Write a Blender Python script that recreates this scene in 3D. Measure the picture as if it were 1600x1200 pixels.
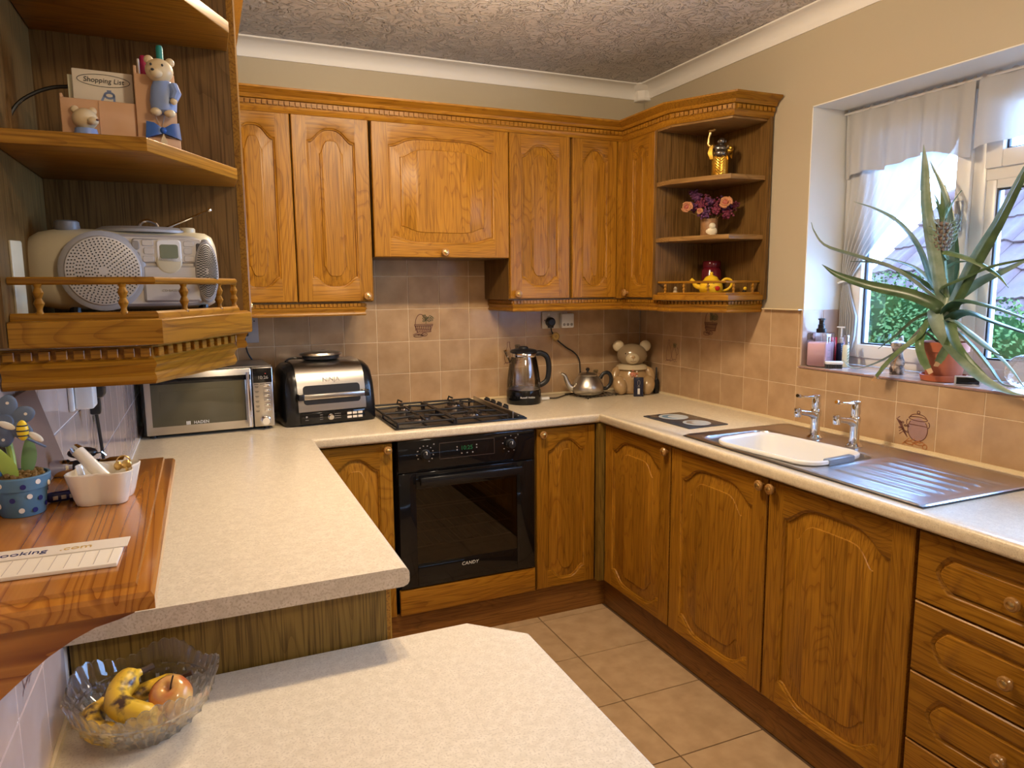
import bpy, bmesh, math, random
from math import sin, cos, pi, sqrt, radians, atan2
from mathutils import Vector, Matrix

random.seed(7)
for o in list(bpy.data.objects):
    bpy.data.objects.remove(o)
SC = bpy.context.scene
COL = SC.collection

# ------------------------------------------------------------------ camera
cam_data = bpy.data.cameras.new('camera')
cam = bpy.data.objects.new('camera', cam_data)
COL.objects.link(cam)
SC.camera = cam
cam_data.sensor_width = 36.0
cam_data.lens = 1110.27 / 1600 * 36.0
cam_data.clip_start = 0.05
_r = Vector((0.91765, -0.39730, -0.00815)); _u = Vector((0.06130, 0.12125, 0.99073)); _f = Vector((0.39263, 0.90964, -0.13562))
_m = Matrix(((_r.x, _u.x, -_f.x), (_r.y, _u.y, -_f.y), (_r.z, _u.z, -_f.z))).to_4x4()
_m.translation = Vector((-2.1766, -3.2798, 1.4682))
cam.matrix_world = _m

# ------------------------------------------------------------------ world, lights, exposure
w = bpy.data.worlds.new('world'); SC.world = w; w.use_nodes = True
wn = w.node_tree.nodes; wl = w.node_tree.links
bg = wn['Background']
tc = wn.new('ShaderNodeTexCoord'); sep = wn.new('ShaderNodeSeparateXYZ'); rmp = wn.new('ShaderNodeValToRGB')
wl.new(tc.outputs['Generated'], sep.inputs[0]); wl.new(sep.outputs['Z'], rmp.inputs[0])
rmp.color_ramp.elements[0].position = 0.0; rmp.color_ramp.elements[0].color = (0.38, 0.61, 1.0, 1)
rmp.color_ramp.elements[1].position = 0.6; rmp.color_ramp.elements[1].color = (0.26, 0.50, 1.0, 1)
wl.new(rmp.outputs[0], bg.inputs['Color'])
bg.inputs['Strength'].default_value = 25.0

def area(name, loc, size, power, color, rot=(0, 0, 0), spread=180, sizey=None):
    d = bpy.data.lights.new(name, 'AREA'); d.shape = 'RECTANGLE' if sizey else 'DISK'
    d.size = size
    if sizey: d.size_y = sizey
    d.energy = power; d.color = color; d.spread = radians(spread)
    o = bpy.data.objects.new(name, d); o.location = loc; o.rotation_euler = rot; COL.objects.link(o)
    return o
def bulb(name, loc, r, power, color):
    d = bpy.data.lights.new(name, 'POINT'); d.shadow_soft_size = r; d.energy = power; d.color = color
    o = bpy.data.objects.new(name, d); o.location = loc; COL.objects.link(o); return o
WARM = (1.0, 0.79, 0.53)
# the ceiling spot bar over the middle of the kitchen (three lamps) and the lamp of the dining end
for k, (lx, ly) in enumerate(((-1.62, -1.38), (-1.40, -1.36), (-1.18, -1.34))):
    bulb('ceiling_spot_lamp', (lx, ly, 2.30), 0.045, 12.5, WARM)
    area('ceiling_spot_beam', (lx, ly, 2.26), 0.08, 4.5, WARM, (0, 0, 0), 165)
bulb('dining_ceiling_lamp', (-1.15, -3.70, 2.25), 0.10, 34.0, (1.0, 0.82, 0.60))
portal = area('window_portal', (0.30, -2.05, 1.65), 1.80, 1.0, (1, 1, 1), (0, radians(90), 0), 180, 0.98)
portal.data.size = 0.98; portal.data.size_y = 1.80
portal.data.cycles.is_portal = True

SC.view_settings.view_transform = 'Standard'
SC.view_settings.look = 'None'
SC.view_settings.gamma = 1.0
SC.view_settings.use_curve_mapping = False
SC.view_settings.exposure = 0.10

# ------------------------------------------------------------------ materials
MATS = {}
def _new(name):
    m = bpy.data.materials.new(name); m.use_nodes = True
    MATS[name] = m
    return m, m.node_tree.nodes, m.node_tree.links, m.node_tree.nodes['Principled BSDF']

def plain(name, col, rough=0.5, metal=0.0, spec=0.5, coat=0.0, noise=0.0, nscale=30.0, bump=0.0, bscale=200.0, emit=None, estr=0.0, trans=0.0, ior=1.45, sss=0.0, aniso=0.0):
    m, n, l, p = _new(name)
    p.inputs['Base Color'].default_value = (*col, 1); p.inputs['Roughness'].default_value = rough
    p.inputs['Metallic'].default_value = metal; p.inputs['Specular IOR Level'].default_value = spec
    p.inputs['Coat Weight'].default_value = coat; p.inputs['Coat Roughness'].default_value = 0.12
    p.inputs['Transmission Weight'].default_value = trans; p.inputs['IOR'].default_value = ior
    if emit:
        p.inputs['Emission Color'].default_value = (*emit, 1); p.inputs['Emission Strength'].default_value = estr
    if noise or bump:
        t = n.new('ShaderNodeTexCoord')
    if noise:
        nz = n.new('ShaderNodeTexNoise'); nz.inputs['Scale'].default_value = nscale; nz.inputs['Detail'].default_value = 5
        l.new(t.outputs['Object'], nz.inputs['Vector'])
        mx = n.new('ShaderNodeMix'); mx.data_type = 'RGBA'
        mx.inputs['A'].default_value = (*[c * (1 - noise) for c in col], 1)
        mx.inputs['B'].default_value = (*[min(1, c * (1 + noise)) for c in col], 1)
        l.new(nz.outputs['Fac'], mx.inputs['Factor']); l.new(mx.outputs['Result'], p.inputs['Base Color'])
    if bump:
        nb = n.new('ShaderNodeTexNoise'); nb.inputs['Scale'].default_value = bscale; nb.inputs['Detail'].default_value = 4
        l.new(t.outputs['Object'], nb.inputs['Vector'])
        b = n.new('ShaderNodeBump'); b.inputs['Strength'].default_value = bump; b.inputs['Distance'].default_value = 0.002
        l.new(nb.outputs['Fac'], b.inputs['Height']); l.new(b.outputs['Normal'], p.inputs['Normal'])
    return m

def wood(name, light, dark, axis='z', rough=0.36, coat=0.06, ring=1.0, scale=1.0, pore=0.35, planks=0, figure=0.9, turn=0):
    """oak: grain stretched along one axis of the object, cathedral figure and short dark pores"""
    m, n, l, p = _new(name)
    t = n.new('ShaderNodeTexCoord'); oi = n.new('ShaderNodeObjectInfo')
    mul = n.new('ShaderNodeMath'); mul.operation = 'MULTIPLY'; mul.inputs[1].default_value = 41.0
    l.new(oi.outputs['Random'], mul.inputs[0])
    add = n.new('ShaderNodeVectorMath'); add.operation = 'ADD'
    l.new(t.outputs['Object'], add.inputs[0]); l.new(mul.outputs[0], add.inputs[1])
    base = add.outputs[0]
    if turn:
        vr = n.new('ShaderNodeVectorRotate'); vr.rotation_type = 'Z_AXIS'; vr.inputs['Angle'].default_value = radians(-turn)
        l.new(add.outputs[0], vr.inputs['Vector']); base = vr.outputs[0]
    def mapped(a, b):
        mp = n.new('ShaderNodeMapping')
        sc = [a * scale] * 3; sc['xyz'.index(axis)] = b * scale
        mp.inputs['Scale'].default_value = sc
        l.new(base, mp.inputs['Vector']); return mp
    m1 = mapped(7.0, figure)
    n1 = n.new('ShaderNodeTexNoise'); n1.inputs['Scale'].default_value = 1.0; n1.inputs['Detail'].default_value = 2; n1.inputs['Distortion'].default_value = 0.4
    l.new(m1.outputs[0], n1.inputs['Vector'])
    rg = n.new('ShaderNodeMath'); rg.operation = 'MULTIPLY'; rg.inputs[1].default_value = 34.0 * ring
    l.new(n1.outputs['Fac'], rg.inputs[0])
    fr = n.new('ShaderNodeMath'); fr.operation = 'FRACT'; l.new(rg.outputs[0], fr.inputs[0])
    m2 = mapped(260.0, 6.0)
    n2 = n.new('ShaderNodeTexNoise'); n2.inputs['Scale'].default_value = 1.0; n2.inputs['Detail'].default_value = 2
    l.new(m2.outputs[0], n2.inputs['Vector'])
    m3 = mapped(2.5, 0.8)
    n3 = n.new('ShaderNodeTexNoise'); n3.inputs['Scale'].default_value = 1.0; n3.inputs['Detail'].default_value = 3
    l.new(m3.outputs[0], n3.inputs['Vector'])
    r1 = n.new('ShaderNodeValToRGB')
    r1.color_ramp.elements[0].position = 0.0; r1.color_ramp.elements[0].color = (*dark, 1)
    r1.color_ramp.elements[1].position = 0.35; r1.color_ramp.elements[1].color = (*light, 1)
    e = r1.color_ramp.elements.new(1.0); e.color = (*[(a * 2 + b) / 3 for a, b in zip(light, dark)], 1)
    l.new(fr.outputs[0], r1.inputs[0])
    r2 = n.new('ShaderNodeValToRGB')
    r2.color_ramp.elements[0].position = 0.36; r2.color_ramp.elements[0].color = (1 - pore, 1 - pore * 1.1, 1 - pore * 1.2, 1)
    r2.color_ramp.elements[1].position = 0.52; r2.color_ramp.elements[1].color = (1, 1, 1, 1)
    l.new(n2.outputs['Fac'], r2.inputs[0])
    x1 = n.new('ShaderNodeMix'); x1.data_type = 'RGBA'; x1.blend_type = 'MULTIPLY'; x1.inputs['Factor'].default_value = 1.0
    l.new(r1.outputs[0], x1.inputs['A']); l.new(r2.outputs[0], x1.inputs['B'])
    r3 = n.new('ShaderNodeValToRGB')
    r3.color_ramp.elements[0].position = 0.3; r3.color_ramp.elements[0].color = (0.80, 0.78, 0.74, 1)
    r3.color_ramp.elements[1].position = 0.7; r3.color_ramp.elements[1].color = (1.12, 1.12, 1.1, 1)
    l.new(n3.outputs['Fac'], r3.inputs[0])
    x2 = n.new('ShaderNodeMix'); x2.data_type = 'RGBA'; x2.blend_type = 'MULTIPLY'; x2.inputs['Factor'].default_value = 1.0
    l.new(x1.outputs['Result'], x2.inputs['A']); l.new(r3.outputs[0], x2.inputs['B'])
    out = x2.outputs['Result']
    if planks:                                     # staves glued edge to edge
        sx = n.new('ShaderNodeSeparateXYZ'); l.new(t.outputs['Object'], sx.inputs[0])
        mp_ = n.new('ShaderNodeMath'); mp_.operation = 'MULTIPLY_ADD'; mp_.inputs[1].default_value = planks; mp_.inputs[2].default_value = 50.3; l.new(sx.outputs['X'], mp_.inputs[0])
        fl = n.new('ShaderNodeMath'); fl.operation = 'FLOOR'; l.new(mp_.outputs[0], fl.inputs[0])
        ad = n.new('ShaderNodeMath'); ad.operation = 'ADD'; l.new(fl.outputs[0], ad.inputs[0]); l.new(mul.outputs[0], ad.inputs[1])
        wn_ = n.new('ShaderNodeTexWhiteNoise'); wn_.noise_dimensions = '1D'; l.new(ad.outputs[0], wn_.inputs['W'])
        hv = n.new('ShaderNodeHueSaturation'); mr = n.new('ShaderNodeMapRange'); mr.inputs['To Min'].default_value = .84; mr.inputs['To Max'].default_value = 1.12
        l.new(wn_.outputs['Value'], mr.inputs['Value']); l.new(mr.outputs[0], hv.inputs['Value']); l.new(out, hv.inputs['Color']); out = hv.outputs['Color']
    l.new(out, p.inputs['Base Color'])
    p.inputs['Roughness'].default_value = rough; p.inputs['Coat Weight'].default_value = coat; p.inputs['Coat Roughness'].default_value = 0.22; p.inputs['Specular IOR Level'].default_value = 0.24
    b = n.new('ShaderNodeBump'); b.inputs['Strength'].default_value = 0.12; b.inputs['Distance'].default_value = 0.0006
    l.new(n2.outputs['Fac'], b.inputs['Height']); l.new(b.outputs['Normal'], p.inputs['Normal'])
    return m

def mottled(name, a, b, scale=9.0, rough=0.25, vary=0.12, bump=0.0, speck=None, coat=0.0, detail=4):
    """glazed tile / laminate: two tones in soft clouds, each object a touch different"""
    m, n, l, p = _new(name)
    t = n.new('ShaderNodeTexCoord'); oi = n.new('ShaderNodeObjectInfo')
    mul = n.new('ShaderNodeMath'); mul.operation = 'MULTIPLY'; mul.inputs[1].default_value = 57.0
    l.new(oi.outputs['Random'], mul.inputs[0])
    add = n.new('ShaderNodeVectorMath'); add.operation = 'ADD'
    l.new(t.outputs['Object'], add.inputs[0]); l.new(mul.outputs[0], add.inputs[1])
    nz = n.new('ShaderNodeTexNoise'); nz.inputs['Scale'].default_value = scale; nz.inputs['Detail'].default_value = detail
    l.new(add.outputs[0], nz.inputs['Vector'])
    r = n.new('ShaderNodeValToRGB')
    r.color_ramp.elements[0].position = 0.32; r.color_ramp.elements[0].color = (*a, 1)
    r.color_ramp.elements[1].position = 0.68; r.color_ramp.elements[1].color = (*b, 1)
    l.new(nz.outputs['Fac'], r.inputs[0])
    hv = n.new('ShaderNodeHueSaturation')
    mr = n.new('ShaderNodeMapRange'); mr.inputs['To Min'].default_value = 1 - vary; mr.inputs['To Max'].default_value = 1 + vary
    l.new(oi.outputs['Random'], mr.inputs['Value']); l.new(mr.outputs[0], hv.inputs['Value'])
    l.new(r.outputs[0], hv.inputs['Color'])
    out = hv.outputs['Color']
    if speck:
        col, ssc, lo = speck
        n2 = n.new('ShaderNodeTexNoise'); n2.inputs['Scale'].default_value = ssc; n2.inputs['Detail'].default_value = 2
        l.new(t.outputs['Object'], n2.inputs['Vector'])
        r2 = n.new('ShaderNodeValToRGB'); r2.color_ramp.elements[0].position = lo; r2.color_ramp.elements[1].position = lo + 0.12
        l.new(n2.outputs['Fac'], r2.inputs[0])
        mx = n.new('ShaderNodeMix'); mx.data_type = 'RGBA'; mx.inputs['A'].default_value = (*col, 1)
        l.new(r2.outputs[0], mx.inputs['Factor']); l.new(out, mx.inputs['B']); out = mx.outputs['Result']
    l.new(out, p.inputs['Base Color'])
    p.inputs['Roughness'].default_value = rough; p.inputs['Coat Weight'].default_value = coat
    if bump:
        bb = n.new('ShaderNodeBump'); bb.inputs['Strength'].default_value = bump; bb.inputs['Distance'].default_value = 0.002
        l.new(nz.outputs['Fac'], bb.inputs['Height']); l.new(bb.outputs['Normal'], p.inputs['Normal'])
    return m

def see_through(name, tint, gloss=0.08, rough=0.02, fac=1.0):
    """thin clear pane: transparent with a fresnel reflection"""
    m = bpy.data.materials.new(name); m.use_nodes = True; MATS[name] = m
    n = m.node_tree.nodes; l = m.node_tree.links; n.clear()
    o = n.new('ShaderNodeOutputMaterial'); tr = n.new('ShaderNodeBsdfTransparent'); tr.inputs[0].default_value = (*tint, 1)
    g = n.new('ShaderNodeBsdfGlossy'); g.inputs['Roughness'].default_value = rough
    lw = n.new('ShaderNodeFresnel'); lw.inputs[0].default_value = 1.45
    mu = n.new('ShaderNodeMath'); mu.operation = 'MULTIPLY_ADD'; mu.inputs[1].default_value = fac; mu.inputs[2].default_value = gloss
    l.new(lw.outputs[0], mu.inputs[0])
    mx = n.new('ShaderNodeMixShader'); l.new(mu.outputs[0], mx.inputs[0]); l.new(tr.outputs[0], mx.inputs[1]); l.new(g.outputs[0], mx.inputs[2])
    l.new(mx.outputs[0], o.inputs[0])
    return m

def cloth_sheer(name, col, transp=0.3, transl=0.55):
    m = bpy.data.materials.new(name); m.use_nodes = True; MATS[name] = m
    n = m.node_tree.nodes; l = m.node_tree.links; n.clear()
    o = n.new('ShaderNodeOutputMaterial'); d = n.new('ShaderNodeBsdfDiffuse'); d.inputs[0].default_value = (*col, 1)
    tl = n.new('ShaderNodeBsdfTranslucent'); tl.inputs[0].default_value = (*col, 1)
    tr = n.new('ShaderNodeBsdfTransparent')
    m1 = n.new('ShaderNodeMixShader'); m1.inputs[0].default_value = transl; l.new(d.outputs[0], m1.inputs[1]); l.new(tl.outputs[0], m1.inputs[2])
    t = n.new('ShaderNodeTexCoord'); mp = n.new('ShaderNodeMapping'); mp.inputs['Scale'].default_value = (900, 900, 90)
    nz = n.new('ShaderNodeTexNoise'); nz.inputs['Scale'].default_value = 1.0
    l.new(t.outputs['Object'], mp.inputs[0]); l.new(mp.outputs[0], nz.inputs['Vector'])
    mr = n.new('ShaderNodeMapRange'); mr.inputs['To Min'].default_value = transp * 0.6; mr.inputs['To Max'].default_value = transp * 1.4
    l.new(nz.outputs['Fac'], mr.inputs['Value'])
    m2 = n.new('ShaderNodeMixShader'); l.new(mr.outputs[0], m2.inputs[0]); l.new(m1.outputs[0], m2.inputs[1]); l.new(tr.outputs[0], m2.inputs[2])
    l.new(m2.outputs[0], o.inputs[0])
    return m

OAK_L, OAK_D = (0.365, 0.165, 0.014), (0.245, 0.098, 0.008)
wood('oak', OAK_L, OAK_D, 'z'); wood('oak_across', OAK_L, OAK_D, 'x'); wood('oak_deep', OAK_L, OAK_D, 'y'); wood('oak_diag_left', OAK_L, OAK_D, 'x', turn=61.5); wood('oak_diag_right', OAK_L, OAK_D, 'x', turn=118.5)
wood('oak_panel', OAK_L, OAK_D, 'z', planks=13.0)
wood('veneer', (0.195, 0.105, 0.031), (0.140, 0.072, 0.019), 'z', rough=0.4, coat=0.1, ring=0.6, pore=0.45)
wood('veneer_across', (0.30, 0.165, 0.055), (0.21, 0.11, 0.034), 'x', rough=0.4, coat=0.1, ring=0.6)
wood('veneer_diag', (0.30, 0.165, 0.055), (0.21, 0.11, 0.034), 'x', rough=0.4, coat=0.05, ring=0.6, turn=118.5)
wood('veneer_end', (0.215, 0.130, 0.026), (0.145, 0.082, 0.014), 'z', rough=0.4, coat=0.1, ring=0.6, pore=0.45)
wood('plinth_oak', (0.26, 0.115, 0.026), (0.18, 0.075, 0.016), 'x', rough=0.4)
wood('plinth_oak_deep', (0.26, 0.115, 0.026), (0.18, 0.075, 0.016), 'y', rough=0.4)
wood('pine', (0.52, 0.205, 0.030), (0.27, 0.080, 0.011), 'y', rough=0.16, coat=0.7, ring=0.75, scale=1.3, pore=0.05, figure=.22)
wood('pine_across', (0.50, 0.19, 0.030), (0.22, 0.055, 0.009), 'x', rough=0.16, coat=0.7, ring=0.30, scale=1.3, pore=0.05)
mottled('wall_tile', (0.39, 0.245, 0.130), (0.50, 0.335, 0.190), 11, 0.22, 0.06)
mottled('lilac_tile', (0.50, 0.375, 0.32), (0.58, 0.45, 0.39), 11, 0.12, 0.04)
mottled('floor_tile', (0.39, 0.265, 0.150), (0.49, 0.345, 0.205), 16, 0.38, 0.05, detail=8)
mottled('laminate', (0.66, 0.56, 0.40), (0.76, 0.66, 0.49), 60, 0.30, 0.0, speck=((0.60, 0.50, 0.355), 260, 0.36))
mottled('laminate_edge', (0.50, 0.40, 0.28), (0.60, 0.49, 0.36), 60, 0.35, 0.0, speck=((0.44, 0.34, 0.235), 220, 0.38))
mottled('roof_clay', (0.050, 0.019, 0.0145), (0.078, 0.034, 0.026), 5, 0.85, 0.16, bump=0.4)
plain('wall_paint', (0.46, 0.39, 0.28), 0.42, spec=0.4, bump=0.12, bscale=60)
plain('reveal_paint', (0.80, 0.78, 0.72), 0.5)
plain('white_paint', (0.80, 0.77, 0.74), 0.5)
plain('sealant', (0.75, 0.62, 0.40), 0.4)
plain('grout', (0.70, 0.55, 0.37), 0.7); plain('grout_dark', (0.10, 0.055, 0.028), 0.8); plain('grout_white', (0.78, 0.72, 0.68), 0.6)
plain('print_brown', (0.16, 0.065, 0.045), 0.3); plain('print_mauve', (0.33, 0.20, 0.18), 0.3); plain('print_green', (0.10, 0.11, 0.04), 0.3); plain('print_orange', (0.42, 0.16, 0.05), 0.3)
plain('brass_wood', (0.33, 0.165, 0.045), 0.28, coat=0.4); plain('brass', (0.70, 0.48, 0.18), 0.3, metal=1.0)
plain('black_gloss', (0.006, 0.006, 0.007), 0.06, spec=0.5); plain('black_plastic', (0.012, 0.012, 0.014), 0.35)
plain('black_satin', (0.010, 0.010, 0.011), 0.22); plain('dark_gap', (0.01, 0.006, 0.003), 0.9)
plain('oven_glass', (0.012, 0.010, 0.009), 0.03); plain('oven_inside', (0.040, 0.028, 0.020), 0.3)
plain('steel', (0.56, 0.53, 0.49), 0.28, metal=1.0, bump=0.0); plain('steel_dark', (0.34, 0.31, 0.29), 0.32, metal=1.0)
plain('sink_steel', (0.62, 0.61, 0.61), 0.30, metal=1.0); plain('chrome', (0.78, 0.78, 0.80), 0.06, metal=1.0)
plain('aluminium', (0.60, 0.57, 0.52), 0.33, metal=1.0, noise=0.1, nscale=40)
plain('iron', (0.012, 0.010, 0.010), 0.45); plain('burner', (0.23, 0.19, 0.17), 0.4, metal=0.9)
plain('white_plastic', (0.80, 0.79, 0.76), 0.35); plain('cream_plastic', (0.62, 0.55, 0.38), 0.35); plain('silver_plastic', (0.56, 0.54, 0.53), 0.32, metal=0.35)
plain('grey_plastic', (0.18, 0.18, 0.19), 0.4); plain('dark_grey', (0.06, 0.06, 0.065), 0.4); plain('grip_grey', (0.20, 0.25, 0.32), 0.3)
plain('lcd', (0.20, 0.22, 0.14), 0.2); plain('label_grey', (0.30, 0.27, 0.24), 0.4); plain('print_white', (0.75, 0.74, 0.72), 0.4); plain('print_black', (0.03, 0.03, 0.03), 0.5)
plain('green_display', (0.0, 0.02, 0.0), 0.3, emit=(0.10, 0.75, 0.25), estr=0.10); plain('red_led', (0.2, 0.0, 0.0), 0.3, emit=(1.0, 0.12, 0.08), estr=0.5)
plain('upvc', (0.78, 0.76, 0.73), 0.28); plain('gasket', (0.03, 0.035, 0.05), 0.5); plain('handle_grey', (0.30, 0.31, 0.33), 0.35, metal=0.3)
see_through('pane_glass', (0.96, 0.98, 1.0), 0.0, 0.01, 0.7)
see_through('kettle_glass', (0.98, 0.97, 0.96), 0.09, 0.03, 1.0); see_through('clear_plastic', (0.97, 0.97, 0.99), 0.05, 0.05, 1.0)
def crystal():
    m, n, l, p = _new('crystal')
    p.inputs['Transmission Weight'].default_value = 1.0; p.inputs['Roughness'].default_value = 0.02; p.inputs['IOR'].default_value = 1.5
    o = n['Material Output']; tr = n.new('ShaderNodeBsdfTransparent'); mx = n.new('ShaderNodeMixShader'); mx.inputs[0].default_value = 0.66
    l.new(tr.outputs[0], mx.inputs[1]); l.new(p.outputs[0], mx.inputs[2]); l.new(mx.outputs[0], o.inputs['Surface'])
crystal()
cloth_sheer('net_cloth', (0.54, 0.54, 0.54), 0.05, 0.13); cloth_sheer('valance_cloth', (0.56, 0.55, 0.54), 0.02, 0.27)
plain('terracotta', (0.46, 0.125, 0.055), 0.6, noise=0.12); plain('soil', (0.05, 0.028, 0.015), 0.95, noise=0.4, nscale=120)
plain('clay_bear', (0.40, 0.26, 0.125), 0.16, coat=0.5, noise=0.06); plain('bear_head', (0.27, 0.195, 0.115), 0.16, coat=0.5, noise=0.05); plain('bear_pale', (0.56, 0.46, 0.30), 0.16, coat=0.5)
plain('pink_flower', (0.55, 0.22, 0.13), 0.4); plain('yellow_glaze', (0.80, 0.50, 0.02), 0.10, coat=0.6); plain('red_glaze', (0.42, 0.015, 0.01), 0.15)
plain('maroon', (0.10, 0.006, 0.012), 0.15); plain('gold', (0.72, 0.42, 0.06), 0.25, metal=0.85); plain('pewter', (0.22, 0.20, 0.18), 0.25, metal=0.9)
plain('dry_purple', (0.10, 0.025, 0.085), 0.7, noise=0.4, nscale=90); plain('dry_wine', (0.16, 0.02, 0.045), 0.7, noise=0.4, nscale=90); plain('dry_rose', (0.56, 0.25, 0.115), 0.6, noise=0.2, nscale=60); plain('dry_rose_dark', (0.38, 0.10, 0.06), 0.6)
plain('stalk', (0.22, 0.13, 0.045), 0.7); plain('owl_white', (0.68, 0.60, 0.44), 0.4, noise=0.2, nscale=80); plain('owl_brown', (0.28, 0.14, 0.055), 0.5, noise=0.5, nscale=70)
plain('soap_pink', (0.93, 0.64, 0.72), 0.12, coat=0.3); plain('red_pack', (0.62, 0.015, 0.03), 0.25); plain('navy', (0.012, 0.014, 0.04), 0.25); plain('cream_label', (0.66, 0.64, 0.46), 0.4)
plain('blue_pot', (0.095, 0.20, 0.30), 0.45, noise=0.08); plain('blue_grey', (0.12, 0.16, 0.23), 0.45); plain('leaf_wood', (0.34, 0.46, 0.08), 0.4); plain('leaf_wood_dark', (0.17, 0.30, 0.13), 0.4); plain('moss', (0.22, 0.13, 0.04), 0.95, noise=0.5, nscale=120)
plain('bee_yellow', (0.80, 0.55, 0.02), 0.35); plain('bee_wing', (0.74, 0.70, 0.58), 0.4); plain('mauve_board', (0.25, 0.155, 0.115), 0.5, noise=0.05); plain('ceramic', (0.80, 0.73, 0.62), 0.10, coat=0.5)
plain('deep_blue', (0.016, 0.018, 0.13), 0.25); plain('paper', (0.78, 0.70, 0.58), 0.6); plain('paper_line', (0.45, 0.38, 0.34), 0.6); plain('paper_band', (0.72, 0.64, 0.54), 0.5)
plain('peach', (0.64, 0.37, 0.20), 0.4, noise=0.05, nscale=20); plain('bear_cream', (0.72, 0.56, 0.33), 0.35); plain('pastel_blue', (0.24, 0.32, 0.55), 0.35); plain('ribbon', (0.035, 0.12, 0.42), 0.3); plain('teal', (0.02, 0.24, 0.22), 0.4); plain('magenta', (0.35, 0.008, 0.06), 0.4)
plain('mat_slate', (0.055, 0.060, 0.075), 0.10); plain('plate_pale', (0.60, 0.68, 0.72), 0.2); plain('plate_blue', (0.14, 0.28, 0.42), 0.2)
plain('amber_tag', (0.55, 0.34, 0.06), 0.3); plain('beige_plug', (0.56, 0.47, 0.34), 0.35); plain('wall_plate', (0.62, 0.56, 0.46), 0.3); plain('plate_grey', (0.36, 0.35, 0.36), 0.4)
plain('brick_out', (0.05, 0.028, 0.022), 0.85, noise=0.25, nscale=14); plain('gutter', (0.11, 0.115, 0.12), 0.4); plain('lead', (0.62, 0.60, 0.60), 0.7)
plain('hedge_dark', (0.012, 0.022, 0.005), 0.9, spec=0.0); plain('ground', (0.06, 0.08, 0.04), 0.9)
plain('pine_fruit', (0.22, 0.16, 0.12), 0.6, noise=0.3, nscale=80); plain('leaf_tip', (0.60, 0.36, 0.17), 0.6); plain('apple_stem', (0.05, 0.025, 0.01), 0.7)
plain('cable_black', (0.010, 0.010, 0.010), 0.4); plain('cable_white', (0.70, 0.68, 0.62), 0.4)

def leafy(name, base, pale):
    m, n, l, p = _new(name)
    t = n.new('ShaderNodeTexCoord'); mp = n.new('ShaderNodeMapping'); mp.inputs['Scale'].default_value = (22, 22, 22)
    nz = n.new('ShaderNodeTexNoise'); nz.inputs['Scale'].default_value = 1.0; nz.inputs['Detail'].default_value = 3
    l.new(t.outputs['Object'], mp.inputs[0]); l.new(mp.outputs[0], nz.inputs['Vector'])
    r = n.new('ShaderNodeValToRGB'); r.color_ramp.elements[0].position = 0.35; r.color_ramp.elements[0].color = (*base, 1)
    r.color_ramp.elements[1].position = 0.65; r.color_ramp.elements[1].color = (*pale, 1)
    l.new(nz.outputs['Fac'], r.inputs[0]); l.new(r.outputs[0], p.inputs['Base Color'])
    p.inputs['Roughness'].default_value = 0.32
    return m
leafy('pineapple_leaf', (0.085, 0.15, 0.055), (0.17, 0.23, 0.12)); leafy('pineapple_leaf_dark', (0.035, 0.070, 0.028), (0.07, 0.12, 0.05)); leafy('pineapple_leaf_pale', (0.17, 0.24, 0.15), (0.28, 0.34, 0.26))
leafy('hedge_leaf', (0.015, 0.036, 0.006), (0.075, 0.100, 0.026))
MATS['hedge_leaf'].node_tree.nodes['Principled BSDF'].inputs['Roughness'].default_value = .9; MATS['hedge_leaf'].node_tree.nodes['Principled BSDF'].inputs['Specular IOR Level'].default_value = .1

def speckled(name, a, b, scale, lo, hi, rough=0.35, coat=0.2, stretch=(1, 1, 1)):
    m, n, l, p = _new(name)
    t = n.new('ShaderNodeTexCoord'); mp = n.new('ShaderNodeMapping'); mp.inputs['Scale'].default_value = stretch
    nz = n.new('ShaderNodeTexNoise'); nz.inputs['Scale'].default_value = scale; nz.inputs['Detail'].default_value = 4
    l.new(t.outputs['Object'], mp.inputs[0]); l.new(mp.outputs[0], nz.inputs['Vector'])
    r = n.new('ShaderNodeValToRGB'); r.color_ramp.elements[0].position = lo; r.color_ramp.elements[0].color = (*a, 1)
    r.color_ramp.elements[1].position = hi; r.color_ramp.elements[1].color = (*b, 1)
    l.new(nz.outputs['Fac'], r.inputs[0]); l.new(r.outputs[0], p.inputs['Base Color'])
    p.inputs['Roughness'].default_value = rough; p.inputs['Coat Weight'].default_value = coat
    return m
speckled('banana_skin', (0.055, 0.022, 0.006), (0.68, 0.42, 0.025), 30, 0.36, 0.47, 0.45)
speckled('apple_skin', (0.48, 0.07, 0.03), (0.78, 0.48, 0.14), 16, 0.36, 0.56, 0.2, 0.4)

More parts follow.
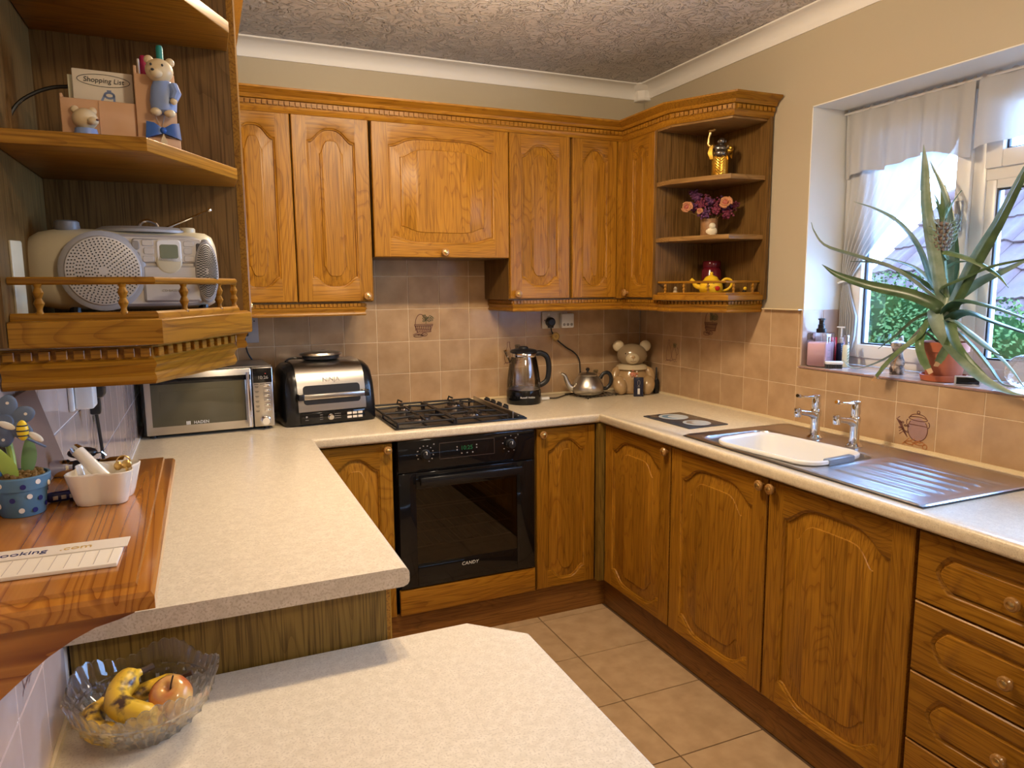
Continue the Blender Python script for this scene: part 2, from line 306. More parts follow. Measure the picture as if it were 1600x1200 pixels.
def ceiling_mat():
    m, n, l, p = _new('textured_ceiling')
    p.inputs['Base Color'].default_value = (0.66, 0.61, 0.60, 1); p.inputs['Roughness'].default_value = 0.55
    t = n.new('ShaderNodeTexCoord')
    d = n.new('ShaderNodeTexNoise'); d.inputs['Scale'].default_value = 7.0; d.inputs['Detail'].default_value = 2
    l.new(t.outputs['Object'], d.inputs['Vector'])
    mx = n.new('ShaderNodeMix'); mx.data_type = 'VECTOR'; mx.inputs['Factor'].default_value = 0.22
    l.new(t.outputs['Object'], mx.inputs[4]); l.new(d.outputs['Color'], mx.inputs[5])
    wv = n.new('ShaderNodeTexNoise'); wv.inputs['Scale'].default_value = 42.0; wv.inputs['Detail'].default_value = 2; wv.inputs['Distortion'].default_value = 1.6
    l.new(mx.outputs[1], wv.inputs['Vector'])
    rp = n.new('ShaderNodeValToRGB'); rp.color_ramp.elements[0].position = 0.50; rp.color_ramp.elements[1].position = 0.66
    l.new(wv.outputs['Fac'], rp.inputs[0])
    b = n.new('ShaderNodeBump'); b.inputs['Strength'].default_value = 1.0; b.inputs['Distance'].default_value = 0.013
    l.new(rp.outputs[0], b.inputs['Height']); l.new(b.outputs['Normal'], p.inputs['Normal'])
ceiling_mat()

# ------------------------------------------------------------------ geometry helpers
class MB:
    """collects verts and faces of one mesh"""
    def __init__(s): s.v = []; s.f = []; s.m = []; s.M = None
    def add(s, vs, fs, mi=0):
        b = len(s.v)
        s.v += [tuple(s.M @ Vector(q)) for q in vs] if s.M else [tuple(q) for q in vs]
        s.f += [tuple(b + i for i in q) for q in fs]; s.m += [mi] * len(fs)
        return s
    def box(s, x0, y0, z0, x1, y1, z1, mi=0):
        vs = [(x, y, z) for z in (z0, z1) for y in (y0, y1) for x in (x0, x1)]
        return s.add(vs, [(0, 2, 3, 1), (4, 5, 7, 6), (0, 1, 5, 4), (2, 6, 7, 3), (0, 4, 6, 2), (1, 3, 7, 5)], mi)
    def rbox(s, x0, y0, z0, x1, y1, z1, r=0.003, mi=0, seg=2):
        bm = bmesh.new(); bmesh.ops.create_cube(bm, size=1)
        for q in bm.verts: q.co = Vector(((x0 + x1) / 2 + q.co.x * (x1 - x0), (y0 + y1) / 2 + q.co.y * (y1 - y0), (z0 + z1) / 2 + q.co.z * (z1 - z0)))
        r = min(r, abs(x1 - x0) * .49, abs(y1 - y0) * .49, abs(z1 - z0) * .49)
        bmesh.ops.bevel(bm, geom=bm.edges[:], offset=r, segments=seg, profile=0.5, affect='EDGES')
        return s.bm(bm, mi)
    def bm(s, bm, mi=0):
        bm.verts.index_update()
        s.add([q.co[:] for q in bm.verts], [[q.index for q in f.verts] for f in bm.faces], mi); bm.free(); return s
    def loft(s, rings, closed=True, cap0=True, cap1=True, mi=0):
        n = len(rings[0]); vs = [p for r in rings for p in r]; fs = []
        for i in range(len(rings) - 1):
            for j in range(n if closed else n - 1):
                k = (j + 1) % n
                fs.append((i * n + j, i * n + k, (i + 1) * n + k, (i + 1) * n + j))
        if cap0: fs.append(tuple(range(n - 1, -1, -1)))
        if cap1: fs.append(tuple((len(rings) - 1) * n + j for j in range(n)))
        return s.add(vs, fs, mi)
    def lathe(s, prof, n=24, c=(0, 0, 0), mi=0, cap0=True, cap1=True, axis='z', sx=1.0, sy=1.0):
        rings = []
        for r, z in prof:
            ring = []
            for j in range(n):
                a = 2 * pi * j / n; p = (r * cos(a) * sx, r * sin(a) * sy, z)
                if axis == 'y': p = (p[0], -p[2], p[1])      # axis towards -y
                if axis == 'x': p = (-p[2], -p[0], p[1])     # axis towards -x
                if axis == 'X': p = (p[2], p[0], p[1])
                ring.append((c[0] + p[0], c[1] + p[1], c[2] + p[2]))
            rings.append(ring)
        return s.loft(rings, True, cap0, cap1, mi)
    def cyl(s, r, z0, z1, c=(0, 0, 0), n=20, mi=0, axis='z'): return s.lathe([(r, z0), (r, z1)], n, c, mi, axis=axis)
    def tube(s, pts, r, n=8, mi=0, flat=1.0):
        P = [Vector(p) for p in pts]; R = r if isinstance(r, (list, tuple)) else [r] * len(P)
        up = None; rings = []
        for i, p in enumerate(P):
            t = (P[min(i + 1, len(P) - 1)] - P[max(i - 1, 0)]).normalized()
            if up is None: up = Vector((0, 0, 1)) if abs(t.z) < .9 else Vector((1, 0, 0))
            x = t.cross(up); x = x.normalized() if x.length > 1e-6 else Vector((1, 0, 0)); up = x.cross(t).normalized()
            rings.append([tuple(p + (x * cos(2 * pi * j / n) + up * sin(2 * pi * j / n) * flat) * R[i]) for j in range(n)])
        return s.loft(rings, True, True, True, mi)
    def ball(s, c, rx, ry=None, rz=None, n=16, m=10, mi=0, M=None):
        ry = ry or rx; rz = rz or rx; rings = []
        for i in range(1, m):
            a = -pi / 2 + pi * i / m
            rings.append([(rx * cos(a) * cos(2 * pi * j / n), ry * cos(a) * sin(2 * pi * j / n), rz * sin(a)) for j in range(n)])
        rings = [[(0, 0, -rz)] * 1] + rings + [[(0, 0, rz)]]
        vs = []; fs = []
        for r_ in rings: vs += r_
        for j in range(n): fs.append((0, 1 + (j + 1) % n, 1 + j))
        for i in range(m - 2):
            for j in range(n):
                k = (j + 1) % n; a = 1 + i * n
                fs.append((a + j, a + k, a + n + k, a + n + j))
        a = 1 + (m - 2) * n
        for j in range(n): fs.append((a + j, a + (j + 1) % n, a + n))
        T = Matrix.Translation(c) @ (M.to_4x4() if M else Matrix.Identity(4))
        return s.add([tuple(T @ Vector(q)) for q in vs], fs, mi)
    def prism(s, poly, a0, a1, plane='xy', mi=0):
        def q(p, h): return {'xy': (p[0], p[1], h), 'xz': (p[0], h, p[1]), 'yz': (h, p[0], p[1])}[plane]
        return s.loft([[q(p, a0) for p in poly], [q(p, a1) for p in poly]], True, True, True, mi)
    def build(s, name, mats, parent=None, loc=None, rot=None, smooth=0.6):
        me = bpy.data.meshes.new(name)
        me.from_pydata(s.v, [], s.f); me.validate()
        for q in (mats if isinstance(mats, (list, tuple)) else [mats]): me.materials.append(MATS[q])
        if len(me.polygons) == len(s.m): me.polygons.foreach_set('material_index', s.m)
        b = bmesh.new(); b.from_mesh(me); bmesh.ops.recalc_face_normals(b, faces=b.faces[:]); b.to_mesh(me); b.free()
        if smooth:
            me.polygons.foreach_set('use_smooth', [True] * len(me.polygons)); me.set_sharp_from_angle(angle=smooth)
        o = bpy.data.objects.new(name, me); COL.objects.link(o)
        if parent: o.parent = parent
        if loc: o.location = loc
        if rot: o.rotation_euler = rot
        return o

def thing(name, label, cat, loc=(0, 0, 0), rz=0.0, group=None):
    o = bpy.data.objects.new(name, None); o.empty_display_size = 0.05; COL.objects.link(o)
    o.location = loc; o.rotation_euler = (0, 0, rz); o['label'] = label; o['category'] = cat
    if group: o['group'] = group
    return o
def tag(o, label, cat, group=None):
    o['label'] = label; o['category'] = cat
    if group: o['group'] = group
    return o
def struct(o): o['kind'] = 'structure'; return o
def stuff(o): o['kind'] = 'stuff'; return o
def twin(o, parent=None, loc=None, rot=None):
    c = o.copy(); COL.objects.link(c)
    if parent: c.parent = parent
    if loc is not None: c.location = loc
    if rot is not None: c.rotation_euler = rot
    return c
def text(body, size, mat, parent, loc, rot=(pi / 2, 0, 0), name='lettering', extrude=0.0003, align='CENTER', shear=0.0, spacing=1.0):
    cu = bpy.data.curves.new(name, 'FONT'); cu.body = body; cu.size = size; cu.extrude = extrude; cu.align_x = align; cu.align_y = 'CENTER'; cu.shear = shear; cu.space_character = spacing
    cu.materials.append(MATS[mat])
    t_ = bpy.data.objects.new(name, cu); COL.objects.link(t_); bpy.context.view_layer.update()
    me = bpy.data.meshes.new_from_object(t_.evaluated_get(bpy.context.evaluated_depsgraph_get())); bpy.data.objects.remove(t_)
    o = bpy.data.objects.new(name, me); COL.objects.link(o); o.parent = parent; o.location = loc; o.rotation_euler = rot
    return o
def bez(pts, n=24):
    """smooth Catmull-Rom through points"""
    P = [Vector(p) for p in pts]; P = [P[0] * 2 - P[1]] + P + [P[-1] * 2 - P[-2]]; out = []
    seg = len(P) - 3
    for i in range(n + 1):
        t = i / n * seg; k = min(int(t), seg - 1); u = t - k
        a, b, c, d = P[k:k + 4]
        out.append(0.5 * ((2 * b) + (c - a) * u + (2 * a - 5 * b + 4 * c - d) * u * u + (3 * b - a - 3 * c + d) * u ** 3))
    return out
def inset_poly(poly, offs):
    """move each edge i (poly[i] -> poly[i+1]) of a CCW polygon inward by offs[i]"""
    n = len(poly); L = []
    for i in range(n):
        a, b = Vector(poly[i]), Vector(poly[(i + 1) % n]); d = (b - a).normalized(); nn = Vector((-d.y, d.x))
        L.append((a + nn * offs[i], d))
    out = []
    for i in range(n):
        p, d = L[i - 1]; q, e = L[i]; den = d.x * e.y - d.y * e.x
        if abs(den) < 1e-9: out.append(tuple(q)); continue
        t = ((q.x - p.x) * e.y - (q.y - p.y) * e.x) / den
        out.append(tuple(p + d * t))
    return out
def slab(mb, poly, z0, z1, soft, r=0.012, mi=0, mside=None):
    """slab with rounded top and bottom arris on edges flagged in soft (1/0)"""
    lev = [(z0, 1.0), (z0 + r * .3, .3), (z0 + r * .7, .06), (z0 + r, 0)] + [(z1 - r, 0), (z1 - r * .62, .076), (z1 - r * .29, .293), (z1 - r * .076, .62), (z1, 1.0)]
    rings = [[(x, y, z) for x, y in inset_poly(poly, [k * r * q for q in soft])] for z, k in lev]
    return mb.loft(rings, True, True, True, mi)
def sweep(mb, path, prof, mi=0, left=True, cap=True):
    """profile (out, z) swept along an open 2-D path with mitres; out is to the right of travel"""
    P = [Vector(p) for p in path]; rings = []
    for i, p in enumerate(P):
        d0 = (P[i] - P[i - 1]).normalized() if i else None; d1 = (P[i + 1] - P[i]).normalized() if i < len(P) - 1 else None
        n0 = Vector((d0.y, -d0.x)) if d0 else None; n1 = Vector((d1.y, -d1.x)) if d1 else None
        if n0 is None: k = n1
        elif n1 is None: k = n0
        else: k = (n0 + n1).normalized(); k = k / max(.2, k.dot(n0))
        rings.append([(p.x + k.x * o, p.y + k.y * o, z) for o, z in prof])
    return mb.loft(rings, True, cap, cap, mi)
# ------------------------------------------------------------------ room shell
XL, YB, ZC, YF = -2.43, 0.0, 2.49, -4.7     # left wall, back wall, ceiling, wall behind the camera
P = 0.152
_tiles = {}
def tile_mesh(w, h, mat, t=0.006):
    """glazed tile lying in local XZ, face at y=0, lower left corner at origin"""
    k = (round(w, 4), round(h, 4), mat)
    if k not in _tiles:
        mb = MB(); mb.rbox(0.0014, 0, 0.0014, w - 0.0014, t, h - 0.0014, 0.0012, seg=1)
        o = mb.build('tile', mat); _tiles[k] = o.data; bpy.data.objects.remove(o)
    return _tiles[k]
def tile(parent, loc, rz, w, h, mat='wall_tile'):
    o = bpy.data.objects.new('tile', tile_mesh(w, h, mat)); COL.objects.link(o); o.parent = parent
    o.location = loc; o.rotation_euler = (0, 0, rz); return o

g = 0.006
floor = struct(MB().box(XL - .1, YF, -.10, 0.1, 0.1, -.004).build('floor', 'grout_dark'))
fx0, fy0, q = -0.883, -0.6001, 0.3322
for i in range(-3, 2):
    for j in range(-1, 7):
        x0 = fx0 + i * q; y1 = fy0 - j * q
        if x0 > -.60: continue
        mb = MB(); mb.rbox(0, 0, -.009, q - .004, q - .004, 0, 0.0012, seg=1)
        if 'floor' not in _tiles:
            o = mb.build('tile', 'floor_tile', floor); _tiles['floor'] = o.data
        else:
            o = bpy.data.objects.new('tile', _tiles['floor']); COL.objects.link(o); o.parent = floor
        o.location = (x0 + .002, y1 - q + .002, 0)

ceiling = struct(MB().box(XL - .1, YF, ZC, 0.3, 0.1, ZC + .08).build('ceiling', 'textured_ceiling'))
wall_back = struct(MB().box(XL - .1, g, 0, 0.1, .12, ZC).build('wall_back', 'wall_paint'))
wall_left = struct(MB().box(XL - .12, YF, 0, XL - g, .0, ZC).build('wall_left', 'wall_paint'))
wall_front = struct(MB().box(XL - .1, YF - .1, 0, 0.1, YF, ZC).build('wall_front', 'wall_paint'))
WY0, WY1, WZ0, WZ1, WX = -1.14, -2.95, 1.143, 2.142, 0.215       # window opening; WX: depth of the reveal
mb = MB()
mb.box(g, WY0, 0, .30, 0, ZC); mb.box(g, YF, 0, .30, WY1, ZC); mb.box(g, WY1, 0, .30, WY0, WZ0 - .006); mb.box(g, WY1, WZ1, .30, WY0, ZC)
wall_right = struct(mb.build('wall_right', 'wall_paint'))

# splashback: grout bed and the glazed tiles of the three walls, each tile a piece
for nm, par, b in (('grout', wall_back, (XL, .0018, .914, 0, g, 1.367)), ('grout', wall_back, (-1.58, .0018, 1.367, -.82, g, 1.66)),
                   ('grout', wall_right, (.0018, WY0, .914, g, 0, 1.367)), ('grout', wall_right, (.0018, -3.0, .914, g, WY0, WZ0 - .006))):
    MB().box(*b).build(nm, 'grout', par)
MB().box(XL - g, -2.75, .754, XL - .0018, 0, 1.367).build('grout', 'grout_white', wall_left)
xs = [0.0, -.0735] + [-.0735 - k * P for k in range(1, 16)] + [XL]
BT = {}
for k in range(len(xs) - 1):
    for row in range(5):
        z0 = .912 + row * P
        if row > 2 and (xs[k] < -1.6 or xs[k + 1] > -.8): continue
        BT[k, row] = tile(wall_back, (xs[k + 1], 0, z0), 0, xs[k] - xs[k + 1], P)
ys = [0.0, -.0616] + [-.0616 - k * P for k in range(1, 20)]
RT = {}
for k in range(len(ys) - 1):
    for row in range(3):
        z0 = .912 + row * P; y0, y1 = ys[k], ys[k + 1]; h = P
        if y1 < WY0 - .001:
            if row == 2: continue
            if row == 1: h = WZ0 - .006 - z0
            if row == 1 and y0 > WY0 + .01:      # the tile cut round the window corner stays whole below the sill
                h = WZ0 - .006 - z0
        w_ = y0 - y1
        if row == 2 and y1 < WY0: continue
        RT[k, row] = tile(wall_right, (0, y0, z0), -pi / 2, w_, h)
# narrow cut tiles between the last full column and the window edge
yl = [y for y in ys if y > WY0][-1]
if yl - WY0 > .004:
    tile(wall_right, (0, yl, .912 + 2 * P), -pi / 2, yl - WY0, P)
    tile(wall_right, (0, yl, WZ0 - .004), -pi / 2, yl - WY0, .912 + 2 * P - WZ0 + .004)
LT = {}
for k in range(18):
    for row in range(-1, 3):
        y1 = -.105 - k * P
        if row == -1 and y1 > -1.90: continue
        LT[k, row] = tile(wall_left, (XL, y1 - P, .912 + row * P), pi / 2, P, P, 'lilac_tile')
MB().box(XL, -.006, .912, 0, -.0, .922).build('sealant', 'sealant', wall_back)
MB().box(-.008, -3, .908, 0, 0, .919).build('sealant', 'sealant', wall_right)
MB().box(XL, -2.70, .7503, XL + .006, -1.915, .762).build('sealant', 'sealant', wall_left)
MB().box(XL, -1.93, .908, XL + .007, 0, .917).build('sealant', 'white_paint', wall_left)
MB().box(-.02, -1.14, 1.3665, .004, -.94, 1.3705).build('tile_trim', 'sealant', wall_right)

# transfers printed on single tiles: thin strokes in the plane of the tile (local x right, z up)
def strokes(parent, lines, w, mat, name='print', y=-.0006, fills=()):
    mb = MB()
    for ln in lines:
        pts = [Vector((a, b)) for a, b in ln]
        for i in range(len(pts) - 1):
            d = pts[i + 1] - pts[i]
            if d.length < 1e-6: continue
            n_ = Vector((-d.y, d.x)).normalized() * w / 2; e = d.normalized() * w * .3
            a, b = pts[i] - e, pts[i + 1] + e
            mb.add([(a.x + n_.x, y, a.y + n_.y), (a.x - n_.x, y, a.y - n_.y), (b.x - n_.x, y, b.y - n_.y), (b.x + n_.x, y, b.y + n_.y)], [(0, 1, 2, 3)])
    for f in fills:
        mb.add([(a, y + .0002, b) for a, b in f], [tuple(range(len(f)))])
    return mb.build(name, mat, parent, smooth=0)
def arc(cx, cz, rx, rz, a0, a1, n=14): return [(cx + rx * cos(radians(a0 + (a1 - a0) * i / n)), cz + rz * sin(radians(a0 + (a1 - a0) * i / n))) for i in range(n + 1)]
def basket(t):
    L = [arc(.058, .080, .026, .046, 180, 20), [(.028, .078), (.118, .078)], [(.028, .072), (.118, .072)], [(.028, .078), (.040, .042)], [(.118, .078), (.104, .042)], [(.040, .042), (.104, .042)]]
    for k in range(9): L += [[(.032 + k * .009, .072), (.044 + k * .008, .042)], [(.036 + k * .009, .072), (.032 + k * .009, .050)]]
    L += [[(.020 + .012 * k, .030 - .002 * k), (.045 + .012 * k, .040 - .003 * k)] for k in range(4)] + [arc(.045, .024, .022, .006, 0, 360), arc(.075, .030, .014, .008, 0, 360)]
    strokes(t, L, .0032, 'print_brown')
    G = [[(.084, .082), (.086, .112), (.080, .125)], [(.086, .100), (.104, .120), (.118, .112), (.124, .104)], [(.086, .098), (.074, .112)]]
    for k in range(9): G.append(arc(.074 + (k % 4) * .013, .094 + (k // 4) * .012 + (k % 2) * .004, .006, .004, 0, 360, 7))
    strokes(t, G, .0028, 'print_green', y=-.0007)
def crock(t):
    pot = arc(.088, .070, .036, .040, 140, 400, 26)
    strokes(t, [], .002, 'print_mauve', fills=[arc(.088, .070, .035, .039, 0, 360, 26)])
    L = [pot, arc(.088, .106, .034, .007, 0, 360, 20), arc(.088, .108, .030, .014, 0, 180), arc(.088, .128, .005, .005, 0, 360, 8), [(.056, .084), (.120, .084)], arc(.051, .090, .005, .009, 90, 270), arc(.125, .090, .005, .009, -90, 90)]
    L += [[(.008 + .005 * k, .096 - .002 * k), (.040 + .004 * k, .050 - .004 * k)] for k in range(4)] + [[(.012, .098), (.020, .104)], [(.036, .064), (.020, .054)], [(.040, .058), (.022, .044)]]
    for k in range(8): L.append(arc(.022 + .010 * (k % 4), .086 - .010 * (k // 2), .004, .003, 0, 360, 6))
    strokes(t, L, .0026, 'print_brown', y=-.0009)
    O = [[(.036 + .012 * k, .012 + .006 * (k % 3)), (.060 + .010 * k, .036 - .005 * (k % 2))] for k in range(6)] + [arc(.060, .020, .016, .006, 0, 360), arc(.098, .024, .020, .006, 0, 360), arc(.118, .016, .008, .009, 0, 360)]
    strokes(t, O, .0026, 'print_orange', y=-.0010)
def jugs(t, mat='print_brown'):
    def bottle(cx, w, h0, h1):
        s = [(.30, 1.0), (.30, .78), (.9, .45), (1.0, .22), (.75, .03)]
        rt = [(cx + w * a, h0 + (h1 - h0) * b) for a, b in s]; lf = [(cx - w * a, h0 + (h1 - h0) * b) for a, b in s]
        return [rt, lf, [lf[0], rt[0]], [lf[-1], rt[-1]]]
    L = bottle(.055, .022, .022, .128) + bottle(.100, .020, .030, .108) + [arc(.122, .075, .012, .018, -90, 90)]
    L += [[(.030 + .012 * k, .018 + .004 * (k % 3)), (.040 + .012 * k, .028 - .004 * (k % 2))] for k in range(8)]
    strokes(t, L, .0026, mat)
    strokes(t, [arc(.104, .098 + .006 * k, .010 + .002 * k, .004, 0, 360, 8) for k in range(3)], .0024, 'print_green', y=-.0007)
basket(BT[8, 2])
jugs(BT[5, 1]); jugs(BT[11, 1])
jugs(BT[2, 0])
jugs(RT[2, 1])
basket(RT[4, 2])
crock(RT[11, 0])
jugs(LT[8, 1]); jugs(LT[13, 0], 'print_mauve'); jugs(LT[11, 0], 'print_mauve')

# coving and its corner block
cov = [(0, -.066), (.005, -.066), (.007, -.058)] + [(.007 + .055 * (1 - cos(a)), -.058 + .050 * sin(a)) for a in [i * pi / 16 for i in range(1, 8)]] + [(.064, -.008), (.070, -.006), (.070, 0), (0, 0)]
def cove(name, path): return struct(sweep(MB(), path, [(o, ZC + z - .001) for o, z in cov]).build(name, 'white_paint', smooth=.5))
cove('trim_1', [(XL, g), (0.0, g)]); cove('trim_2', [(g, 0.0), (g, YF)]); cove('trim_3', [(XL - g, YF), (XL - g, 0)])
mb = MB()
for (s, z) in ((.052, ZC - .078), (.056, ZC - .074), (.050, ZC - .060), (.058, ZC - .030), (.086, ZC - .010), (.092, ZC - .006), (.092, ZC - .001)):
    mb.v += [(g, g, z), (-s, g, z), (-s, -s * .55, z), (-s * .55, -s, z), (g, -s, z)]
for i in range(6):
    for j in range(5): mb.f.append((i * 5 + j, i * 5 + (j + 1) % 5, (i + 1) * 5 + (j + 1) % 5, (i + 1) * 5 + j)); mb.m.append(0)
mb.f += [(0, 1, 2, 3, 4), (30, 31, 32, 33, 34)]; mb.m += [0, 0]
struct(mb.build('trim_4', 'white_paint'))

# ------------------------------------------------------------------ window
win = bpy.data.objects.new('window_1', None); COL.objects.link(win); struct(win)
mb = MB(); t = .004
mb.box(g + .001, WY0 - t, WZ0, WX + .06, WY0, WZ1).box(g + .001, WY1, WZ0, WX + .06, WY1 + t, WZ1).box(g + .001, WY1, WZ1 - t, WX + .06, WY0, WZ1)
mb.build('reveal', 'reveal_paint', win)
sill = MB().box(g + .001, WY1, WZ0 - .006, WX + .06, WY0, WZ0 - .0015).build('sill', 'grout_white', win)
for k in range(12):
    y1 = WY0 - .004 - k * P
    for d in (0, 1):
        mb = MB(); w_ = .108
        mb.rbox(.001, .001, -.006, w_ - .001, P - .001, 0, .0012, seg=1)
        kk = 'sill'
        if kk not in _tiles:
            o = mb.build('tile', 'lilac_tile', sill); _tiles[kk] = o.data
        else:
            o = bpy.data.objects.new('tile', _tiles[kk]); COL.objects.link(o); o.parent = sill
        o.location = (-.001 + d * w_, y1 - P, WZ0 + .003)
for d in (0, 1):       # tiles on the side of the reveal
    o = tile(win, (.0 + d * .108 + .001, WY0 - .006, WZ0 + .004), 0, .107, .912 + 3 * P - WZ0 - .004, 'lilac_tile')
MB().box(-.004, WY1, WZ0 - .004, .001, WY0 + .002, WZ0 + .002).build('sill_edge', 'print_mauve', win)
F0, F1 = WX, WX + .06
def bars(name, boxes, mat='upvc', r=.004, parent=win):
    mb = MB()
    for b in boxes: mb.rbox(*b, r=r)
    return mb.build(name, mat, parent)
frame = bars('window_frame', [(F0, WY0 - .050, WZ0 + .042, F1, WY0 - .0045, WZ1 - .045), (F0, WY1 + .0045, WZ0 + .042, F1, WY1 + .05, WZ1 - .045), (F0, WY1 + .0045, WZ0 + .004, F1, WY0 - .0045, WZ0 + .042), (F0, WY1 + .0045, WZ1 - .045, F1, WY0 - .0045, WZ1 - .0045), (F0, -1.690, WZ0 + .042, F1, -1.645, WZ1 - .045), (F0, WY1 + .05, 1.800, F1, -1.690, 1.845)])
def sash(y0, y1, z0, z1, name='sash', wd=.052, dx=-.012):
    s = bars(name, [(F0 + dx, y1, z0, F1 - .01, y1 + wd, z1), (F0 + dx, y0 - wd, z0, F1 - .01, y0, z1), (F0 + dx, y1 + wd, z0, F1 - .01, y0 - wd, z0 + wd), (F0 + dx, y1 + wd, z1 - wd, F1 - .01, y0 - wd, z1)], 'upvc')
    e = .006; yi0, yi1, zi0, zi1 = y0 - wd, y1 + wd, z0 + wd, z1 - wd
    bars('gasket', [(F0 + .008, yi1, zi0, F0 + .022, yi1 + e, zi1), (F0 + .008, yi0 - e, zi0, F0 + .022, yi0, zi1), (F0 + .008, yi1 + e, zi0, F0 + .022, yi0 - e, zi0 + e), (F0 + .008, yi1 + e, zi1 - e, F0 + .022, yi0 - e, zi1)], 'gasket', .001, s)
    MB().box(F0 + .014, yi1, zi0, F0 + .018, yi0, zi1).build('pane', 'pane_glass', s)
    return s
s1 = sash(-1.182, -1.645, WZ0 + .036, WZ1 - .04)
s2 = sash(-1.690, -2.90, 1.838, WZ1 - .04, wd=.055)
s3 = sash(-1.690, -2.90, WZ0 + .036, 1.806, wd=.034, dx=.004)
mb = MB()                                           # espagnolette handle
mb.rbox(F0 - .022, -1.630, 1.640, F0 - .012, -1.604, 1.745, .004)
mb.rbox(F0 - .048, -1.626, 1.676, F0 - .020, -1.606, 1.700, .005)
mb.rbox(F0 - .060, -1.626, 1.640, F0 - .044, -1.545, 1.690, .008)
mb.build('window_handle', 'handle_grey', s1)

# ------------------------------------------------------------------ outside: neighbour's roof, wall, hedge
lawn = struct(MB().box(.30, -5, -.22, 9, 9, -.12).build('ground', 'ground'))
house = thing('neighbour_house', 'neighbouring brick house with weathered mauve clay tiled roof beyond the window', 'house', (3.55, .5, -.12))
rs = .75; rx0, rz0 = -.10, 1.20                       # eaves, local
ra = math.atan(rs)
mb = MB(); mb.prism([(rx0, rz0 - .03), (rx0 + 1.72, rz0 + 1.72 * rs - .03), (rx0 + 1.72, rz0 + 1.72 * rs - .12), (rx0, rz0 - .12)], -2.4, 1.5, 'xz')
# roof bed
mb.build('roof_bed', 'dark_gap', house)
mb = MB(); W_, L_ = .295, .44
top = [(W_ * i / 10, .012 * (1 if i in (4, 5, 6) else 0) + (.030 * sin(pi * (i - 6) / 4) if i > 6 else 0) + (.030 * sin(pi * (4 - i) / 4) if i < 1 else 0)) for i in range(11)]
ring0 = [(0, -x, z + .016) for x, z in top] + [(0, -x, z) for x, z in top[::-1]]
ring1 = [(L_, -x, z + .016) for x, z in top] + [(L_, -x, z) for x, z in top[::-1]]
mb.loft([ring0, ring1])
first = None
for i in range(5):
    for j in range(13):
        y = 1.5 - j * W_; s_ = i * .413 - .03
        loc = (rx0 + s_ * cos(ra) - .006 * sin(ra), y, rz0 + s_ * sin(ra) + .012)
        if first is None: first = o = mb.build('roof_tile', 'roof_clay', house)
        else: o = twin(first, house)
        o.location = loc; o.rotation_euler = (random.uniform(-.012, .012), -ra + .05 + random.uniform(-.012, .012), random.uniform(-.01, .01))
MB().tube([(rx0 - .06, 1.55, rz0 - .03), (rx0 - .06, -2.4, rz0 - .03)], .055, 10).build('gutter', 'gutter', house)
MB().box(0.02, -2.3, 0, .22, 1.4, rz0 - .02).build('wall', 'grout', house)
bmesh0 = None
for r in range(9):
    for c in range(9):
        yb = .75 - c * .225 - (r % 2) * .11
        if bmesh0 is None: bmesh0 = o = MB().rbox(0, 0, 0, .03, .213, .064, .004, seg=1).build('brick', 'brick_out', house)
        else: o = twin(bmesh0, house)
        o.location = (0, yb - .213, rz0 - .12 - r * .075)
mb = MB()
for i in range(9): mb.ball((rx0 + 1.70, 1.35 - i * .42, rz0 + 1.70 * rs + .01), .09, .21, .09, 10, 6)
mb.build('ridge', 'roof_clay', house)

hedge = thing('hedge', 'clipped pale green hedge growing below the neighbouring roof', 'hedge', (2.35, .25, -.12))
mb = MB()
cen = [(random.uniform(-.12, .2), (k % 8 / 7 * 2 - 1) * .85 + .30, (.35 if k < 8 else .88 + .34 * (k % 8) / 7 + random.uniform(-.08, .12))) for k in range(16)]
for c in cen: mb.ball(c, .36, .34, .44, 12, 8)
core = mb.build('branches', 'hedge_dark', hedge)
mb = MB(); rnd = random.Random(3)
for k in range(34000):
    c = cen[k % 16]; d = Vector((rnd.gauss(0, 1), rnd.gauss(0, 1), rnd.gauss(0, 1))).normalized()
    p = Vector(c) + Vector((d.x * .40, d.y * .38, d.z * .50)) * rnd.uniform(.95, 1.12)
    a = Vector((rnd.gauss(0, 1), rnd.gauss(0, 1), rnd.gauss(0, 1))).normalized() * .017; b = d.cross(a).normalized() * .010
    mb.add([p - a, p + b, p + a, p - b], [(0, 1, 2, 3)])
stuff(mb.build('foliage', 'hedge_leaf', hedge, smooth=0))
ho = thing('greenhouse', 'small glass greenhouse roof below the gutter outside the window', 'greenhouse', (1.75, -1.25, -.12))
MB().prism([(-.45, .80), (0, 1.10), (.45, .80), (.45, .78), (0, 1.08), (-.45, .78)], -.5, .5, 'xz').build('roof_glazing', 'clear_plastic', ho)
mb = MB()
for y in (-.5, -.17, .17, .5):
    mb.tube([(-.45, y, .80), (0, y, 1.105)], .012, 6); mb.tube([(.45, y, .80), (0, y, 1.105)], .012, 6)
    for x in (-.45, .45): mb.tube([(x, y, 0), (x, y, .80)], .012, 6)
mb.tube([(-.45, -.5, .8), (-.45, .5, .8)], .014, 6).tube([(.45, -.5, .8), (.45, .5, .8)], .014, 6).tube([(0, -.5, 1.105), (0, .5, 1.105)], .014, 6)
mb.build('glazing_bars', 'gutter', ho)
